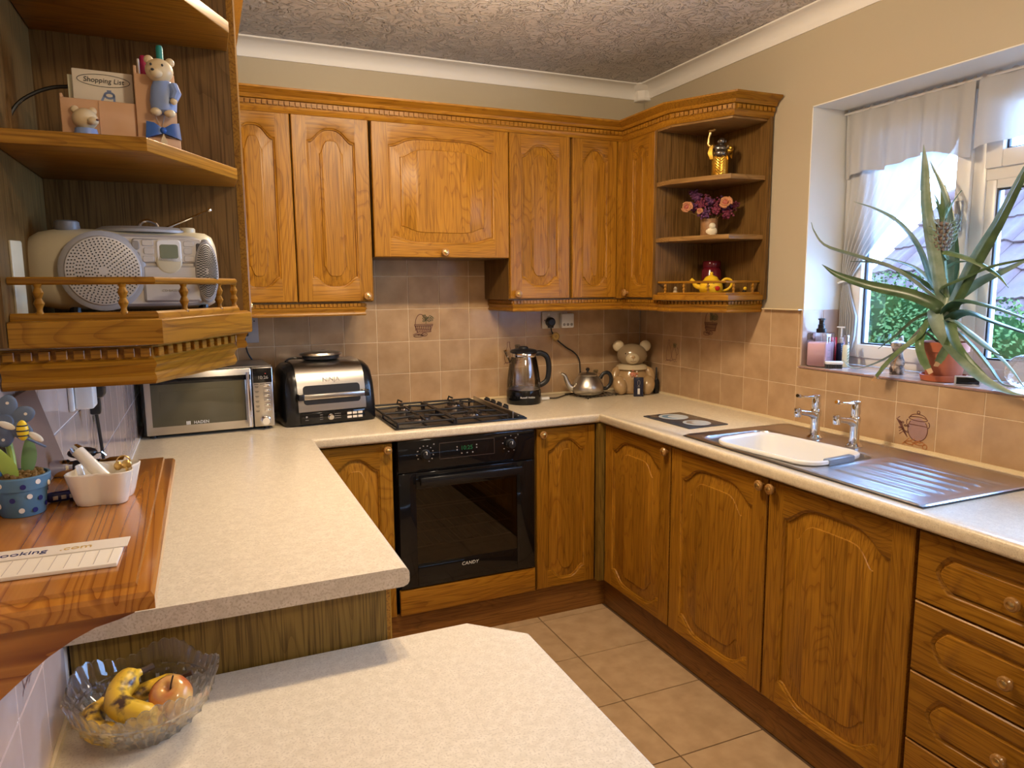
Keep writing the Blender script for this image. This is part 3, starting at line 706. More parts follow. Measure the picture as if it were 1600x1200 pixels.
# ------------------------------------------------------------------ doors, drawers, knobs
def panel_front(W, H, hw, zb, zt, par, name='door', bev=.038, stile_mat='oak', rail_mat='oak_across', panel_mat='oak_panel', T=.020, N=33, loc=None, rot=None, deep=.0100, pts=None):
    """framed front, face at y=0 looking to -y, x centred, z from 0; frame is the mesh, raised_panel a child.
    zb/zt(s, d): lower and upper outline at s in [-1, 1] for an inset d"""
    S = pts or [-1 + 2 * i / (N - 1) for i in range(N)]; N = len(S)
    def loop(d, y):
        h = hw - d
        return [(s * h, y, zb(s, d)) for s in S] + [(s * h, y, zt(s, d)) for s in S[::-1]]
    L = [(0, 0), (.0015, .0005), (.003, .003), (.006, .0042), (.0085, .0046), (.010, deep)]
    mb = MB(); v = []; f = []; m = []
    for d, y in L: v += loop(d, y)
    n = 2 * N
    for i in range(len(L) - 1):
        for j in range(n):
            k = (j + 1) % n; f.append((i * n + j, i * n + k, (i + 1) * n + k, (i + 1) * n + j))
            m.append(0 if (j in (N - 1, n - 1)) else 1)
    e = .003
    def V(p): v.append(p); return len(v) - 1
    bot = [V((s * hw, 0, e)) for s in S]; top = [V((s * hw, 0, H - e)) for s in S]
    for j in range(N - 1):
        f.append((j, bot[j], bot[j + 1], j + 1)); m.append(1)
        f.append((n - 1 - j, n - 2 - j, top[j + 1], top[j])); m.append(1)
    a0, a1, a2, a3 = V((-W / 2 + e, 0, e)), V((W / 2 - e, 0, e)), V((W / 2 - e, 0, H - e)), V((-W / 2 + e, 0, H - e))
    f.append((0, n - 1, top[0], a3, a0, bot[0])); m.append(0)
    f.append((N - 1, bot[-1], a1, a2, top[-1], N)); m.append(0)
    b = [V((-W / 2, e, 0)), V((W / 2, e, 0)), V((W / 2, e, H)), V((-W / 2, e, H))]
    c = [V((-W / 2, T, 0)), V((W / 2, T, 0)), V((W / 2, T, H)), V((-W / 2, T, H))]
    f.append(tuple([a0] + bot + [a1, b[1], b[0]])); m.append(1)
    f.append((a1, a2, b[2], b[1])); m.append(0)
    f.append(tuple([a2] + top[::-1] + [a3, b[3], b[2]])); m.append(1)
    f.append((a3, a0, b[0], b[3])); m.append(0)
    for j in range(4): f.append((b[j], b[(j + 1) % 4], c[(j + 1) % 4], c[j])); m.append(j % 2)
    f.append((c[3], c[2], c[1], c[0])); m.append(0)
    mb.v, mb.f, mb.m = v, f, m
    d_ = mb.build(name, [stile_mat, rail_mat], par, loc, rot, smooth=.7)
    L2 = [(.010, deep), (.013, deep - .0002)] + ([(.013 + bev * q_, deep - .0052 * q_ ** .85) for q_ in (.25, .5, .75, .95)] + [(.013 + bev, deep - .0054), (.0142 + bev, deep - .0078), (.0155 + bev, deep - .0086)] if bev > .004 else [(.013 + bev, deep - .0062), (.0145 + bev, deep - .0072)])
    mb = MB(); v = []; f = []
    for d, y in L2: v += loop(d, y)
    for i in range(len(L2) - 1):
        for j in range(n): k = (j + 1) % n; f.append((i * n + j, i * n + k, (i + 1) * n + k, (i + 1) * n + j))
    o_ = (len(L2) - 1) * n
    for j in range(N - 1): f.append((o_ + j, o_ + j + 1, o_ + n - 2 - j, o_ + n - 1 - j))
    mb.v, mb.f, mb.m = v, f, [0] * len(f)
    mb.build('raised_panel', panel_mat, d_, smooth=.5)
    return d_
def shp(s, p): return .5 * (1 + cos(pi * min(1, abs(s) / .97) ** p))
def door(par, W, H, loc, rot=None, stile=.052, rt=.098, rb=.075, At=.048, Ab=.026, p=1.5, bev=.036, pm='oak_panel'):
    return panel_front(W, H, W / 2 - stile, lambda s, d: rb - Ab * shp(s, p * (1.25 + 8 * d)) + d, lambda s, d: H - rt + At * shp(s, p * (1 + 11 * d)) - d, par, bev=bev, panel_mat=pm, loc=loc, rot=rot)
def knob(par, loc, rot=None):
    mb = MB()
    mb.lathe([(.007, 0), (.0065, .009), (.012, .013), (.0165, .017), (.017, .022), (.0145, .026), (.010, .027)], 20, axis='y', mi=0)
    mb.lathe([(.0095, .0262), (.0085, .0285), (.005, .0300), (.001, .0306)], 16, axis='y', mi=1)
    return mb.build('knob', ['brass_wood', 'brass'], par, loc, rot)

B_OAK = 'oak'
def box_part(name, mat, par, *b, r=0): 
    mb = MB()
    (mb.rbox(*b, r=r) if r else mb.box(*b)); return mb.build(name, mat, par)

# ---- base units. fronts of the back run look to -y, of the sink run to -x, of the peninsula to +x
RX = -pi / 2      # turns a front looking to -y into one looking to -x
BZ, BH = .138, .722
def base_back(name, label, x0, x1, knob_x):
    t = thing(name, label, 'cabinet', ((x0 + x1) / 2, -.575, 0)); W = x1 - x0
    box_part('carcass', 'veneer', t, -W / 2, .0215, .138, W / 2, .56, .868)
    d = door(t, W - .005, BH, (0, 0, BZ), stile=.050, At=.050, Ab=.045, p=1.25)
    knob(d, (knob_x, 0, .700)); return t
base_back('base_cabinet', 'narrow oak base cabinet between the peninsula and the oven', -1.822, -1.524, .125)
base_back('base_cabinet', 'narrow oak base cabinet in the corner right of the oven', -.897, -.605, -.122)
def base_right(name, label, y0, y1, knob_y, open_top=False):
    t = thing(name, label, 'cabinet', (-.575, (y0 + y1) / 2, 0), RX); W = y0 - y1
    if open_top:
        mb = MB(); mb.box(-W / 2, .0215, .138, W / 2, .56, .156).box(-W / 2, .0215, .156, -W / 2 + .018, .56, .868).box(W / 2 - .018, .0215, .156, W / 2, .56, .868).box(-W / 2 + .018, .55, .156, W / 2 - .018, .56, .868)
        mb.build('carcass', 'veneer', t)
    else: box_part('carcass', 'veneer', t, -W / 2, .0215, .138, W / 2, .56, .868)
    return t, W
t, W = base_right('base_cabinet', 'oak base cabinet with one arched door below the two-circle worktop board', -.605, -1.090, 0)
d = door(t, W - .006, BH, (0, 0, BZ), stile=.062, rt=.098, At=.055, Ab=.050, p=2.2, bev=.040); knob(d, (W / 2 - .020, 0, .700))
t, W = base_right('sink_cabinet', 'double oak sink cabinet below the washing-up bowl, two knobs meeting', -1.092, -2.112, 0, True)
d = door(t, W / 2 - .008, BH, (-W / 4, 0, BZ), stile=.062, rt=.102, At=.058, Ab=.050, p=2.2, bev=.040); knob(d, (W / 4 - .022, 0, .700))
d = door(t, W / 2 - .008, BH, (W / 4, 0, BZ), stile=.062, rt=.102, At=.058, Ab=.050, p=2.2, bev=.040); knob(d, (-W / 4 + .026, 0, .700))
t, W = base_right('drawer_unit', 'oak drawer unit with round knobs at the right edge', -2.116, -2.606, 0)
SPT = [-1, -.985, -.96, -.93, -.89, -.85, -.82] + [-.8 + 1.6 * i / 10 for i in range(1, 10)] + [.82, .85, .89, .93, .96, .985, 1]
def drawer_front(par, W, H, z):
    hw = W / 2 - .048; hh = H / 2 - .038
    def prof(s, d):
        a = (1 - abs(s)) / .17
        return (hh - d) * min(1.0, max(0.0, a) ** .62)
    o = panel_front(W, H, hw, lambda s, d: H / 2 - prof(s, d), lambda s, d: H / 2 + prof(s, d), par, name='drawer', bev=.001, stile_mat='oak_across', rail_mat='oak_across', panel_mat='oak_across', loc=(0, 0, z), pts=SPT, deep=.0065)
    knob(o, (0, .000, H / 2)); return o
for z0, z1 in ((.683, .860), (.495, .678), (.308, .490), (.138, .303)): drawer_front(t, W - .006, z1 - z0, z0)
# blind end of the sink run beyond the drawers, mostly out of the picture
t, W = base_right('base_cabinet', 'oak base cabinet at the right end past the drawers', -2.610, -2.94, 0)
d = door(t, W - .006, BH, (0, 0, BZ), At=.05, Ab=.045, p=1.4); knob(d, (-W / 2 + .03, 0, .700))
pen = thing('peninsula_cabinet', 'oak peninsula cabinet with plain olive end panel behind the fruit bowl', 'cabinet', (-1.855, -1.25, 0))
box_part('carcass', 'veneer', pen, -.565, -.640, .138, -.0215, .640, .868)
box_part('end_panel', 'veneer_end', pen, -.572, -.650, 0, -.012, -.641, .868)
for k in range(3):
    d = door(pen, .428, BH, (0, -.43 + .43 * k, BZ), (0, 0, pi / 2), At=.055, Ab=.05, p=1.9); knob(d, (.18, 0, .70))
post = tag(box_part('corner_post', 'veneer_end', None, -.604, -.604, .138, -.574, -.574, .866), 'square oak corner post between the oven run and the sink run', 'post')
tag(box_part('corner_post', 'veneer_end', None, -1.853, -.604, .138, -1.825, -.574, .866), 'slim oak corner post between the peninsula and the narrow cabinet', 'post')
def plinth(label, *b, mat='plinth_oak'):
    o = box_part('plinth', mat, None, *b); tag(o, label, 'plinth'); return o
plinth('dark oak plinth below the oven run', -1.855, -.556, 0, -.541, -.541, .134)
plinth('dark oak plinth along the floor below the sink run', -.541, -2.94, 0, -.526, -.541, .134, mat='plinth_oak_deep')
plinth('dark oak plinth below the peninsula', -1.905, -1.888, 0, -1.890, -.557, .134, mat='plinth_oak_deep')

# ---- oven
ov = thing('built_in_oven', 'black built-in electric oven with glass door and green clock', 'oven', (-1.210, -.585, .25))
OW = .297
mb = MB(); mb.box(-OW, .02, .0, -OW + .02, .52, .60).box(OW - .02, .02, 0, OW, .52, .60).box(-OW + .02, .02, 0, OW - .02, .52, .03).box(-OW + .02, .02, .45, OW - .02, .52, .60).box(-OW + .02, .40, .03, OW - .02, .52, .45)
mb.build('casing', 'oven_inside', ov)
fas = MB().rbox(-OW, 0, .489, OW, .02, .616, .003).build('control_panel', 'black_gloss', ov)
mb = MB()
for a, b, c, d_ in ((-.125, .529, .114, .5305), (-.125, .594, .114, .5955), (-.125, .529, -.1238, .5955), (.1128, .529, .114, .5955)): mb.box(a, -.0006, b, c, 0, d_)
mb.build('display_frame', 'steel_dark', fas)
text('10:25', .024, 'green_display', fas, (-.008, -.0006, .566), name='clock_digits')
mb = MB()
for cx, cz, n_, r_ in ((-.185, .556, 11, .034), (.186, .564, 7, .034)):
    for k in range(n_):
        a = radians(210 - k * (300 / n_) + (90 if cx > 0 else 0)); mb.box(cx + r_ * cos(a) - .0025, -.0006, cz + r_ * sin(a) - .0018, cx + r_ * cos(a) + .0025, 0, cz + r_ * sin(a) + .0018)
for x, z in ((-.050, .573), (-.050, .561), (.035, .575), (.035, .563), (-.030, .545), (-.006, .545), (.018, .545), (-.148, .594), (.222, .600)): mb.lathe([(.003, 0), (.003, .0006)], 8, (x, 0, z), axis='y')
stuff(mb.build('dial_marks', 'label_grey', fas))
for cx, cz in ((-.185, .556), (.186, .564)):
    kb = MB(); kb.lathe([(.021, 0), (.020, .006), (.017, .007), (.0165, .024), (.014, .026)], 24, axis='y'); kb.box(-.0012, -.0265, .002, .0012, -.026, .014, 1)
    kb.build('dial', ['black_plastic', 'print_white'], fas, (cx, 0, cz))
mb = MB(); x0, x1, z0, z1 = -.226, .216, .098, .415
mb.rbox(-OW, 0, .003, x0, .02, .482, .002).rbox(x1, 0, .003, OW, .02, .482, .002).rbox(x0, 0, .003, x1, .02, z0, .002).rbox(x0, 0, z1, x1, .02, .482, .002)
dr = mb.build('oven_door', 'black_gloss', ov)
see_through('oven_pane', (.34, .27, .20), .03, .02, 1.0)
MB().box(x0, .003, z0, x1, .006, z1).build('door_glass', 'oven_pane', dr)
mb = MB(); mb.rbox(-.218, -.040, .436, .228, -.024, .470, .006); mb.rbox(-.205, -.025, .444, -.180, 0, .462, .002); mb.rbox(.190, -.025, .444, .215, 0, .462, .002)
mb.build('handle', 'black_satin', dr)
text('CANDY', .020, 'print_white', dr, (-.002, -.0006, .072), name='brand_lettering', shear=.2, spacing=1.1)
for z, nm in ((.33, 'oven_shelf'), (.22, 'oven_shelf'), (.155, 'oven_tray')):
    mb = MB()
    mb.tube([(x0 + .01, .05, z), (x1 - .01, .05, z)], .003, 6).tube([(x0 + .01, .35, z), (x1 - .01, .35, z)], .003, 6)
    for k in range(14): mb.tube([(x0 + .02 + k * .031, .05, z), (x0 + .02 + k * .031, .35, z)], .0016, 4)
    mb.build(nm, 'steel', ov)
tag(MB().rbox(-1.512, -.583, .140, -.908, -.563, .246, .003).build('oven_filler_panel', 'oak_across'), 'oak filler board between the oven and the plinth', 'panel')

# ---- worktops
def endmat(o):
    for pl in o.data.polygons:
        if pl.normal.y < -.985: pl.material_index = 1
D = .603
def worktop(label, poly, soft):
    o = slab(MB(), poly, .870, .910, soft, .013).build('worktop', ['laminate', 'laminate_edge'], smooth=.9); return tag(o, label, 'worktop')
wt_r = worktop('cream speckled worktop holding the sink', [(-.0005, 0), (-D, -D), (-D, -2.95), (-.0005, -2.95)], [0, 1, 0, 0])
wt_b = worktop('cream speckled worktop under hob and kettle', [(-.0015, 0), (XL + .0015, 0), (-1.826, -D), (-D - .0008, -D)], [0, 0, 1, 0])
wt_l = worktop('cream speckled peninsula worktop running towards the pine shelf', [(XL, -.001), (XL, -1.937), (-1.826, -1.937), (-1.826, -D - .001)], [0, 0, 1, 0])
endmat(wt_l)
# cut the worktop and set the sink in it
def cut(o, b):
    c = MB().box(*b).build('cutter', 'laminate'); md = o.modifiers.new('cut', 'BOOLEAN'); md.object = c; md.solver = 'EXACT'; md.operation = 'DIFFERENCE'
    bpy.context.view_layer.update()
    me = bpy.data.meshes.new_from_object(o.evaluated_get(bpy.context.evaluated_depsgraph_get())); o.modifiers.clear(); o.data = me; bpy.data.objects.remove(c)
cut(wt_r, (-.525, -1.700, .80, -.200, -1.175, 1.0))
tb = thing('breakfast_table', 'low cream speckled breakfast table with clipped corner in the foreground', 'table', (-2.0, -2.25, 0))
poly = [(-.428, .343), (-.428, -.42), (.28, -.42), (.407, -.285), (.407, .246), (.305, .343)]
slab(MB(), poly, .712, .750, [0, 1, 1, 1, 1, 1], .004).build('tabletop', ['laminate', 'laminate_edge'], tb, smooth=.9)
for x, y in ((.25, .10), (.25, -.28)): MB().cyl(.025, 0, .712, (x, y, 0)).build('leg', 'veneer', tb)

# ---- wall units
WZB, WZT, WH = 1.410, 2.150, .732
def wall_door(par, W, loc, rot=None, kn=None, **k):
    d = door(par, W, WH, loc, rot, stile=.055 if W > .26 else .050, rt=.100, rb=.092, At=.050, Ab=.040, p=1.35, **k)
    if kn is not None: knob(d, (kn, 0, .022))
    return d
def wall_unit(name, label, loc, rz, W, depth=.297, z0=WZB, z1=WZT):
    t = thing(name, label, 'cabinet', (*loc, z0), rz)
    box_part('carcass', 'veneer', t, -W / 2, .0215, 0, W / 2, depth + .0215, z1 - z0); return t
t = wall_unit('wall_cabinet', 'two-door oak wall cabinet above the microwave and grill, left of the hood', (-1.815, -.320), 0, .584)
wall_door(t, .276, (-.150, 0, .004), kn=-.110); wall_door(t, .300, (.143, 0, .004), kn=.122)
t = thing('hood_cabinet', 'wide oak extractor hood cabinet with single arched flap above the hob', 'cabinet', (-1.209, -.320, 1.592))
box_part('carcass', 'veneer', t, -.3025, .0215, .002, .3025, .318, .558)
d = panel_front(.604, .552, .302 - .068, lambda s, d: .078 - .024 * shp(s, 3.2) + d, lambda s, d: .552 - .095 + .036 * shp(s, 2.9) - d, t, bev=.036, panel_mat='oak', loc=(0, 0, .003)); knob(d, (-.003, 0, .022))
t = wall_unit('wall_cabinet', 'two-door oak wall cabinet above the kettle and socket', (-.613, -.320), 0, .580)
wall_door(t, .300, (-.139, 0, .004), kn=-.120); wall_door(t, .236, (.143, 0, .004))
box_part('corner_post', 'oak', t, .264, -.002, 0, .291, .0213, .740)
t = wall_unit('wall_cabinet', 'single-door oak wall cabinet on the right wall beside the open shelves', (-.320, -.465), RX, .232)
wall_door(t, .225, (0, 0, .004), kn=-.092)
box_part('corner_post', 'oak', t, -.143, -.002, 0, -.1165, .0213, .740)
t = wall_unit('wall_cabinet', 'oak wall cabinet on the left wall seen edge-on beside the radio shelves', (-2.090, -1.080), pi / 2, 1.46, depth=.315)
for k in range(3): wall_door(t, .480, (-.486 + .486 * k, 0, -.008), kn=.20 if k else .21)

def shelf_unit(label, wx, py, sg, dent_each, zb=1.392, zp=1.335, zr=1.481):
    """open end unit: u runs from the wall (wx) into the room by sg, v from the side panel (py) towards the viewer"""
    t = thing('open_shelf_unit', label, 'shelf unit', (wx, py, zp))
    def Q(poly): return [(sg * u, -v) for u, v in poly]
    DG = 'oak_diag_left' if sg > 0 else 'oak_diag_right'
    def diag(o):
        for pl_ in o.data.polygons:
            if abs(pl_.normal.x) > .25 and abs(pl_.normal.y) > .15 and abs(pl_.normal.z) < .8: pl_.material_index = 1
        return o
    PL = [(.017, 0), (.320, 0), (.320, .100), (.195, .330), (.017, .330)]
    def pl(name, poly, z0, z1, mat, soft=.0015):
        q = Q(poly)
        if sum(a[0] * b[1] - b[0] * a[1] for a, b in zip(q, q[1:] + q[:1])) < 0: q = q[::-1]
        return diag(slab(MB(), q, z0 - zp, z1 - zp, [1] * len(q), soft).build(name, [mat, 'veneer_diag' if mat == 'veneer_across' else DG], t, smooth=.8))
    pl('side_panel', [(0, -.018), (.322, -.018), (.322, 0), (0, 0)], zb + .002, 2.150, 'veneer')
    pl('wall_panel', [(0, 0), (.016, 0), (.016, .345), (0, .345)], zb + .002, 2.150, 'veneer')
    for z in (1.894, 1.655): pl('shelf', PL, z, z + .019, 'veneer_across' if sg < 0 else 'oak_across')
    pl('top_board', PL, 2.127, 2.143, 'veneer_across' if sg < 0 else 'oak_across')
    pl('base_board', [(.017, 0), (.330, 0), (.330, .100), (.198, .342), (.017, .342)], zb, 1.428, 'oak_across', .003)
    path = Q([(.017, .316), (.189, .316), (.304, .100), (.304, .004)])
    MB_ = MB(); MB_.tube([(x, y, zr - zp) for x, y in path], .0055, 10); diag(MB_.build('rail', ['oak_across', DG], t))
    MB_ = MB(); MB_.tube([(x, y, 1.431 - zp) for x, y in path], .0075, 10); diag(MB_.build('lower_rail', ['oak_across', DG], t))
    prof = [(.0062, 0), (.0062, .003), (.0040, .006), (.0038, .010), (.0068, .017), (.0040, .024), (.0068, .032), (.0040, .039), (.0050, .042), (.0062, .044)]
    hgt = (zr - .004) - 1.434
    sp = MB().lathe([(r, z * hgt / .044) for r, z in prof], 12).build('spindle', 'oak', t)
    pts = Q([(.050, .316), (.150, .316), (.226, .247), (.277, .151), (.304, .055)])
    for i, (x, y) in enumerate(pts):
        o = sp if i == 0 else twin(sp, t); o.location = (x, y, 1.434 - zp)
    # light pelmet under the base with its dentils
    path = [(.0, .318), (.183, .318), (.298, .092), (.298, .0)]
    pth = Q(path); 
    if sg < 0: pth = pth[::-1]
    h = zb - zp
    pr = [(-.016, 0), (0, 0), (.004, .006), (.003, .012), (-.001, .016), (.001, .022), (.006, .028), (.003, .033), (-.002, .037), (-.003, h - .003), (-.016, h - .003)]
    if sg > 0: pr = [(o, z) for o, z in pr]
    diag(sweep(MB(), pth, pr).build('pelmet', ['oak_across', DG], t))
    if dent_each:
        dm = None
        for a, b, n_ in ((0, 1, 9), (1, 2, 10), (2, 3, 4)):
            A, B = Vector(path[a]), Vector(path[b])
            for i in range(n_):
                c = A + (B - A) * ((i + .5) / n_); e = (B - A).normalized()
                if dm is None: dm = o = MB().rbox(-.0068, 0, 0, .0068, .008, .013, .001, seg=1).build('dentil', 'oak_across', t)
                else: o = twin(dm, t)
                nrm = Vector((-e.y, e.x)) if (Vector((-e.y, e.x)).dot(c - Vector((.1, 0))) > 0) else Vector((e.y, -e.x))
                p_ = c + nrm * .005; o.location = (sg * p_.x, -p_.y, h - .018); o.rotation_euler = (0, 0, atan2(-e.y, sg * e.x))
    else:
        mb = MB()
        for a, b in ((0, 1), (1, 2), (2, 3)):
            A, B = Vector(path[a]), Vector(path[b]); e = (B - A).normalized(); L = (B - A).length; n_ = max(3, int(L / .0165))
            nrm = Vector((-e.y, e.x))
            for i in range(n_):
                c = A + e * (L * (i + .5) / n_) ; q_ = [c - e * .0058 - nrm * .002, c + e * .0058 - nrm * .002, c + e * .0058 + nrm * .006, c - e * .0058 + nrm * .006]
                mb.loft([[(sg * p.x, -p.y, h - .016) for p in q_], [(sg * p.x, -p.y, h - .004) for p in q_]])
        stuff(mb.build('dentil_band', 'oak_across', t, smooth=0))
    return t, Q
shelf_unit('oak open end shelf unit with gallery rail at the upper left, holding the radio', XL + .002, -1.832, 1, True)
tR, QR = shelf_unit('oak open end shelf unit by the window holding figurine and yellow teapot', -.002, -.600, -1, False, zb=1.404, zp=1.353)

def moulding(name, label, path, prof, dz0, dz1, dout, pitch=.0203, mat='oak_across', cat='moulding'):
    t = thing(name, label, cat, (*path[0], prof[0][1])); z = prof[0][1]
    P0 = Vector(path[0])
    rel = [tuple(Vector(p) - P0) for p in path]
    sweep(MB(), rel, [(o, q - z) for o, q in prof]).build('moulding', mat, t)
    mb = MB()
    for a, b in zip(rel, rel[1:]):
        A, B = Vector(a), Vector(b); e = (B - A).normalized(); nn = Vector((e.y, -e.x)); L = (B - A).length; n_ = max(1, int(L / pitch))
        for i in range(n_):
            c = A + e * (L * (i + .5) / n_); h = pitch * .38
            q_ = [c - e * h + nn * (dout - .006), c + e * h + nn * (dout - .006), c + e * h + nn * dout, c - e * h + nn * dout]
            mb.loft([[(*p, dz0 - z) for p in q_], [(*p, dz1 - z) for p in q_]])
    stuff(mb.build('dentil_band', mat, t, smooth=0)); return t
crown = [(-.02, 2.136), (.002, 2.136), (.006, 2.142), (.010, 2.148), (.011, 2.156), (.013, 2.158), (.013, 2.178), (.024, 2.180), (.028, 2.184), (.030, 2.192), (.042, 2.200), (.052, 2.206), (.058, 2.210), (.058, 2.217), (-.02, 2.217)]
moulding('cornice', 'oak dentil cornice crowning the wall cabinets', [(-2.09, -1.83), (-2.09, -.322), (-.322, -.322), (-.322, -.705), (-.198, -.938), (-.003, -.938)], crown, 2.160, 2.176, .0205, cat='cornice')
pel = [(-.016, 1.355), (0, 1.355), (.004, 1.361), (.002, 1.367), (-.001, 1.371), (.003, 1.379), (.006, 1.384), (.003, 1.388), (0, 1.390), (0, 1.407), (-.016, 1.407)]
moulding('pelmet', 'oak dentil pelmet below the cabinets right of the hood', [(-.882, -.002), (-.882, -.302), (-.302, -.302), (-.302, -.598)], pel, 1.392, 1.404, .006, pitch=.0165, cat='pelmet')
moulding('pelmet', 'oak dentil pelmet below the wall cabinet left of the hood', [(-2.105, -1.81), (-2.105, -.302), (-1.555, -.302), (-1.555, -.002)], pel, 1.392, 1.404, .006, pitch=.0165, cat='pelmet')
# ------------------------------------------------------------------ sink
def sm(a, b, x): 
    t = max(0.0, min(1.0, (x - a) / (b - a))); return t * t * (3 - 2 * t)
def rr_sdf(x, y, cx, cy, hx, hy, r):
    qx, qy = abs(x - cx) - hx + r, abs(y - cy) - hy + r
    return min(max(qx, qy), 0) + sqrt(max(qx, 0) ** 2 + max(qy, 0) ** 2) - r
SX0, SX1, SY0, SY1 = -.558, -.055, -2.112, -1.143
sink = thing('sink', 'stainless steel sink with ridged drainer set in the worktop below the window', 'sink', ((SX0 + SX1) / 2, (SY0 + SY1) / 2, .910))
def zsink(x, y):
    b = rr_sdf(x, y, -.3625, -1.4375, .155, .255, .05)
    z = .0045 + .004 * sm(-.014, -.004, rr_sdf(x, y, (SX0 + SX1) / 2, (SY0 + SY1) / 2, (SX1 - SX0) / 2, (SY1 - SY0) / 2, .02)) - .0035 * sm(-.004, 0, rr_sdf(x, y, (SX0 + SX1) / 2, (SY0 + SY1) / 2, (SX1 - SX0) / 2, (SY1 - SY0) / 2, .02))
    z -= .155 * sm(0, .022, -b) + .003 * sm(-.012, 0, -b)
    d = rr_sdf(x, y, -.345, -1.895, .180, .185, .02)
    if d < 0:
        z -= .0026 * sm(0, .012, -d)
        if -2.055 < y < -1.735:
            k = ((x + .345) / .052) + .5; e = abs(k - math.floor(k) - .5)
            z += .0042 * sm(.24, .05, e) * sm(-2.055, -2.03, y) * sm(-1.735, -1.76, y) * (abs(x + .345) < .150)
    return z
def axis_pts(a, b, n, extra):
    s_ = sorted(set([round(a + (b - a) * i / n, 4) for i in range(n + 1)] + [round(e, 4) for e in extra])); return s_
ex = []
for e in (-.5175, -.2075): ex += [e + d for d in (-.012, -.006, 0, .004, .008, .012, .016, .022)] if e < -.4 else [e - d for d in (-.012, -.006, 0, .004, .008, .012, .016, .022)]
ey = []
for e in (-1.6925, -1.1825): ey += [e + d for d in (-.012, 0, .004, .008, .012, .016, .022)] if e < -1.5 else [e - d for d in (-.012, 0, .004, .008, .012, .016, .022)]
gx = axis_pts(SX0, SX1, 96, ex + [SX0 + .004, SX1 - .004]); gy = axis_pts(SY0, SY1, 120, ey + [SY0 + .004, SY1 - .004])
mb = MB(); cx, cy = (SX0 + SX1) / 2, (SY0 + SY1) / 2
mb.v = [(x - cx, y - cy, zsink(x, y)) for y in gy for x in gx]; nx = len(gx)
mb.f = [(j * nx + i, j * nx + i + 1, (j + 1) * nx + i + 1, (j + 1) * nx + i) for j in range(len(gy) - 1) for i in range(nx - 1)]; mb.m = [0] * len(mb.f)
mb.build('basin_and_drainer', 'sink_steel', sink, smooth=1.2)
mb = MB(); mb.box(SX0 - cx - .002, SY0 - cy - .002, .0002, SX1 - cx + .002, SY1 - cy + .002, .0008); 
# dark sealing line round the rim
bz = MB()
for b in ((SX0 - cx - .002, SY0 - cy - .002, SX0 - cx, SY1 - cy + .002), (SX1 - cx, SY0 - cy - .002, SX1 - cx + .002, SY1 - cy + .002), (SX0 - cx, SY0 - cy - .002, SX1 - cx, SY0 - cy), (SX0 - cx, SY1 - cy, SX1 - cx, SY1 - cy + .002)): bz.box(b[0], b[1], .0004, b[2], b[3], .003)
bz.build('rim_seal', 'dark_grey', sink)
MB().lathe([(.001, 0), (.030, 0), (.032, .002), (.03, .003)], 20, (-.3625 - cx, -1.4375 - cy, -.153)).build('waste', 'chrome', sink)

def tap(label, x, y):
    t = thing('pillar_tap', label, 'tap', (x, y, .9148))
    mb = MB(); mb.lathe([(.028, 0), (.028, .003), (.024, .007), (.018, .012), (.0165, .020), (.0155, .050), (.0155, .075), (.018, .088), (.0185, .098), (.016, .104), (.014, .106), (.0145, .110), (.016, .116), (.0155, .140), (.0165, .152), (.0155, .157), (.008, .159)], 24)
    mb.build('body', 'chrome', t)
    mb = MB(); mb.tube(bez([(-.004, 0, .080), (-.028, 0, .091), (-.055, 0, .096), (-.082, 0, .101)], 12), [.0150, .0145, .0138, .0130, .0122, .0116, .0112, .0108, .0105, .0102, .010, .010, .010], 14)
    mb.tube([(-.086, 0, .116), (-.086, 0, .109), (-.086, 0, .088), (-.086, 0, .084)], [.0112, .0128, .0128, .0115], 16); mb.build('spout', 'chrome', t)
    mb = MB(); mb.tube(bez([(-.008, 0, .151), (-.040, 0, .152), (-.072, 0, .156), (-.092, 0, .161)], 8), [.0075, .0065, .0055, .005, .005, .006, .0075, .0085, .0078], 10, flat=.8); mb.build('lever', 'chrome', t)
    return t
tap('chrome pillar tap nearer the kitchen corner', -.160, -1.386); tap('chrome pillar tap nearer the drainer', -.150, -1.548)

# washing-up bowl
wb = thing('washing_up_bowl', 'white plastic washing-up bowl with grey grips sitting in the sink', 'bowl', (-.400, -1.492, .7645), radians(6))
def rrect(hx, hy, r, n=6):
    out = []
    for cx_, cy_, a0 in ((hx - r, hy - r, 0), (-hx + r, hy - r, 90), (-hx + r, -hy + r, 180), (hx - r, -hy + r, 270)):
        for i in range(n + 1): a = radians(a0 + 90 * i / n); out.append((cx_ + r * cos(a), cy_ + r * sin(a)))
    return out
rg = [(rrect(.085, .155, .05), .002), (rrect(.098, .168, .055), .004), (rrect(.104, .174, .058), .014), (rrect(.122, .194, .062), .150), (rrect(.136, .208, .070), .152), (rrect(.139, .211, .072), .156), (rrect(.139, .211, .072), .163), (rrect(.136, .208, .070), .166), (rrect(.126, .198, .064), .164), (rrect(.120, .192, .062), .156), (rrect(.101, .171, .056), .016), (rrect(.082, .152, .05), .008)]
MB().loft([[(x, y, z) for x, y in r] for r, z in rg]).build('tub', 'white_plastic', wb, smooth=.8)
for s in (-1,): MB().rbox(-.062, s * .2015 - .013, .1475, .062, s * .2015 + .013, .1685, .005).build('grip', 'grip_grey', wb)

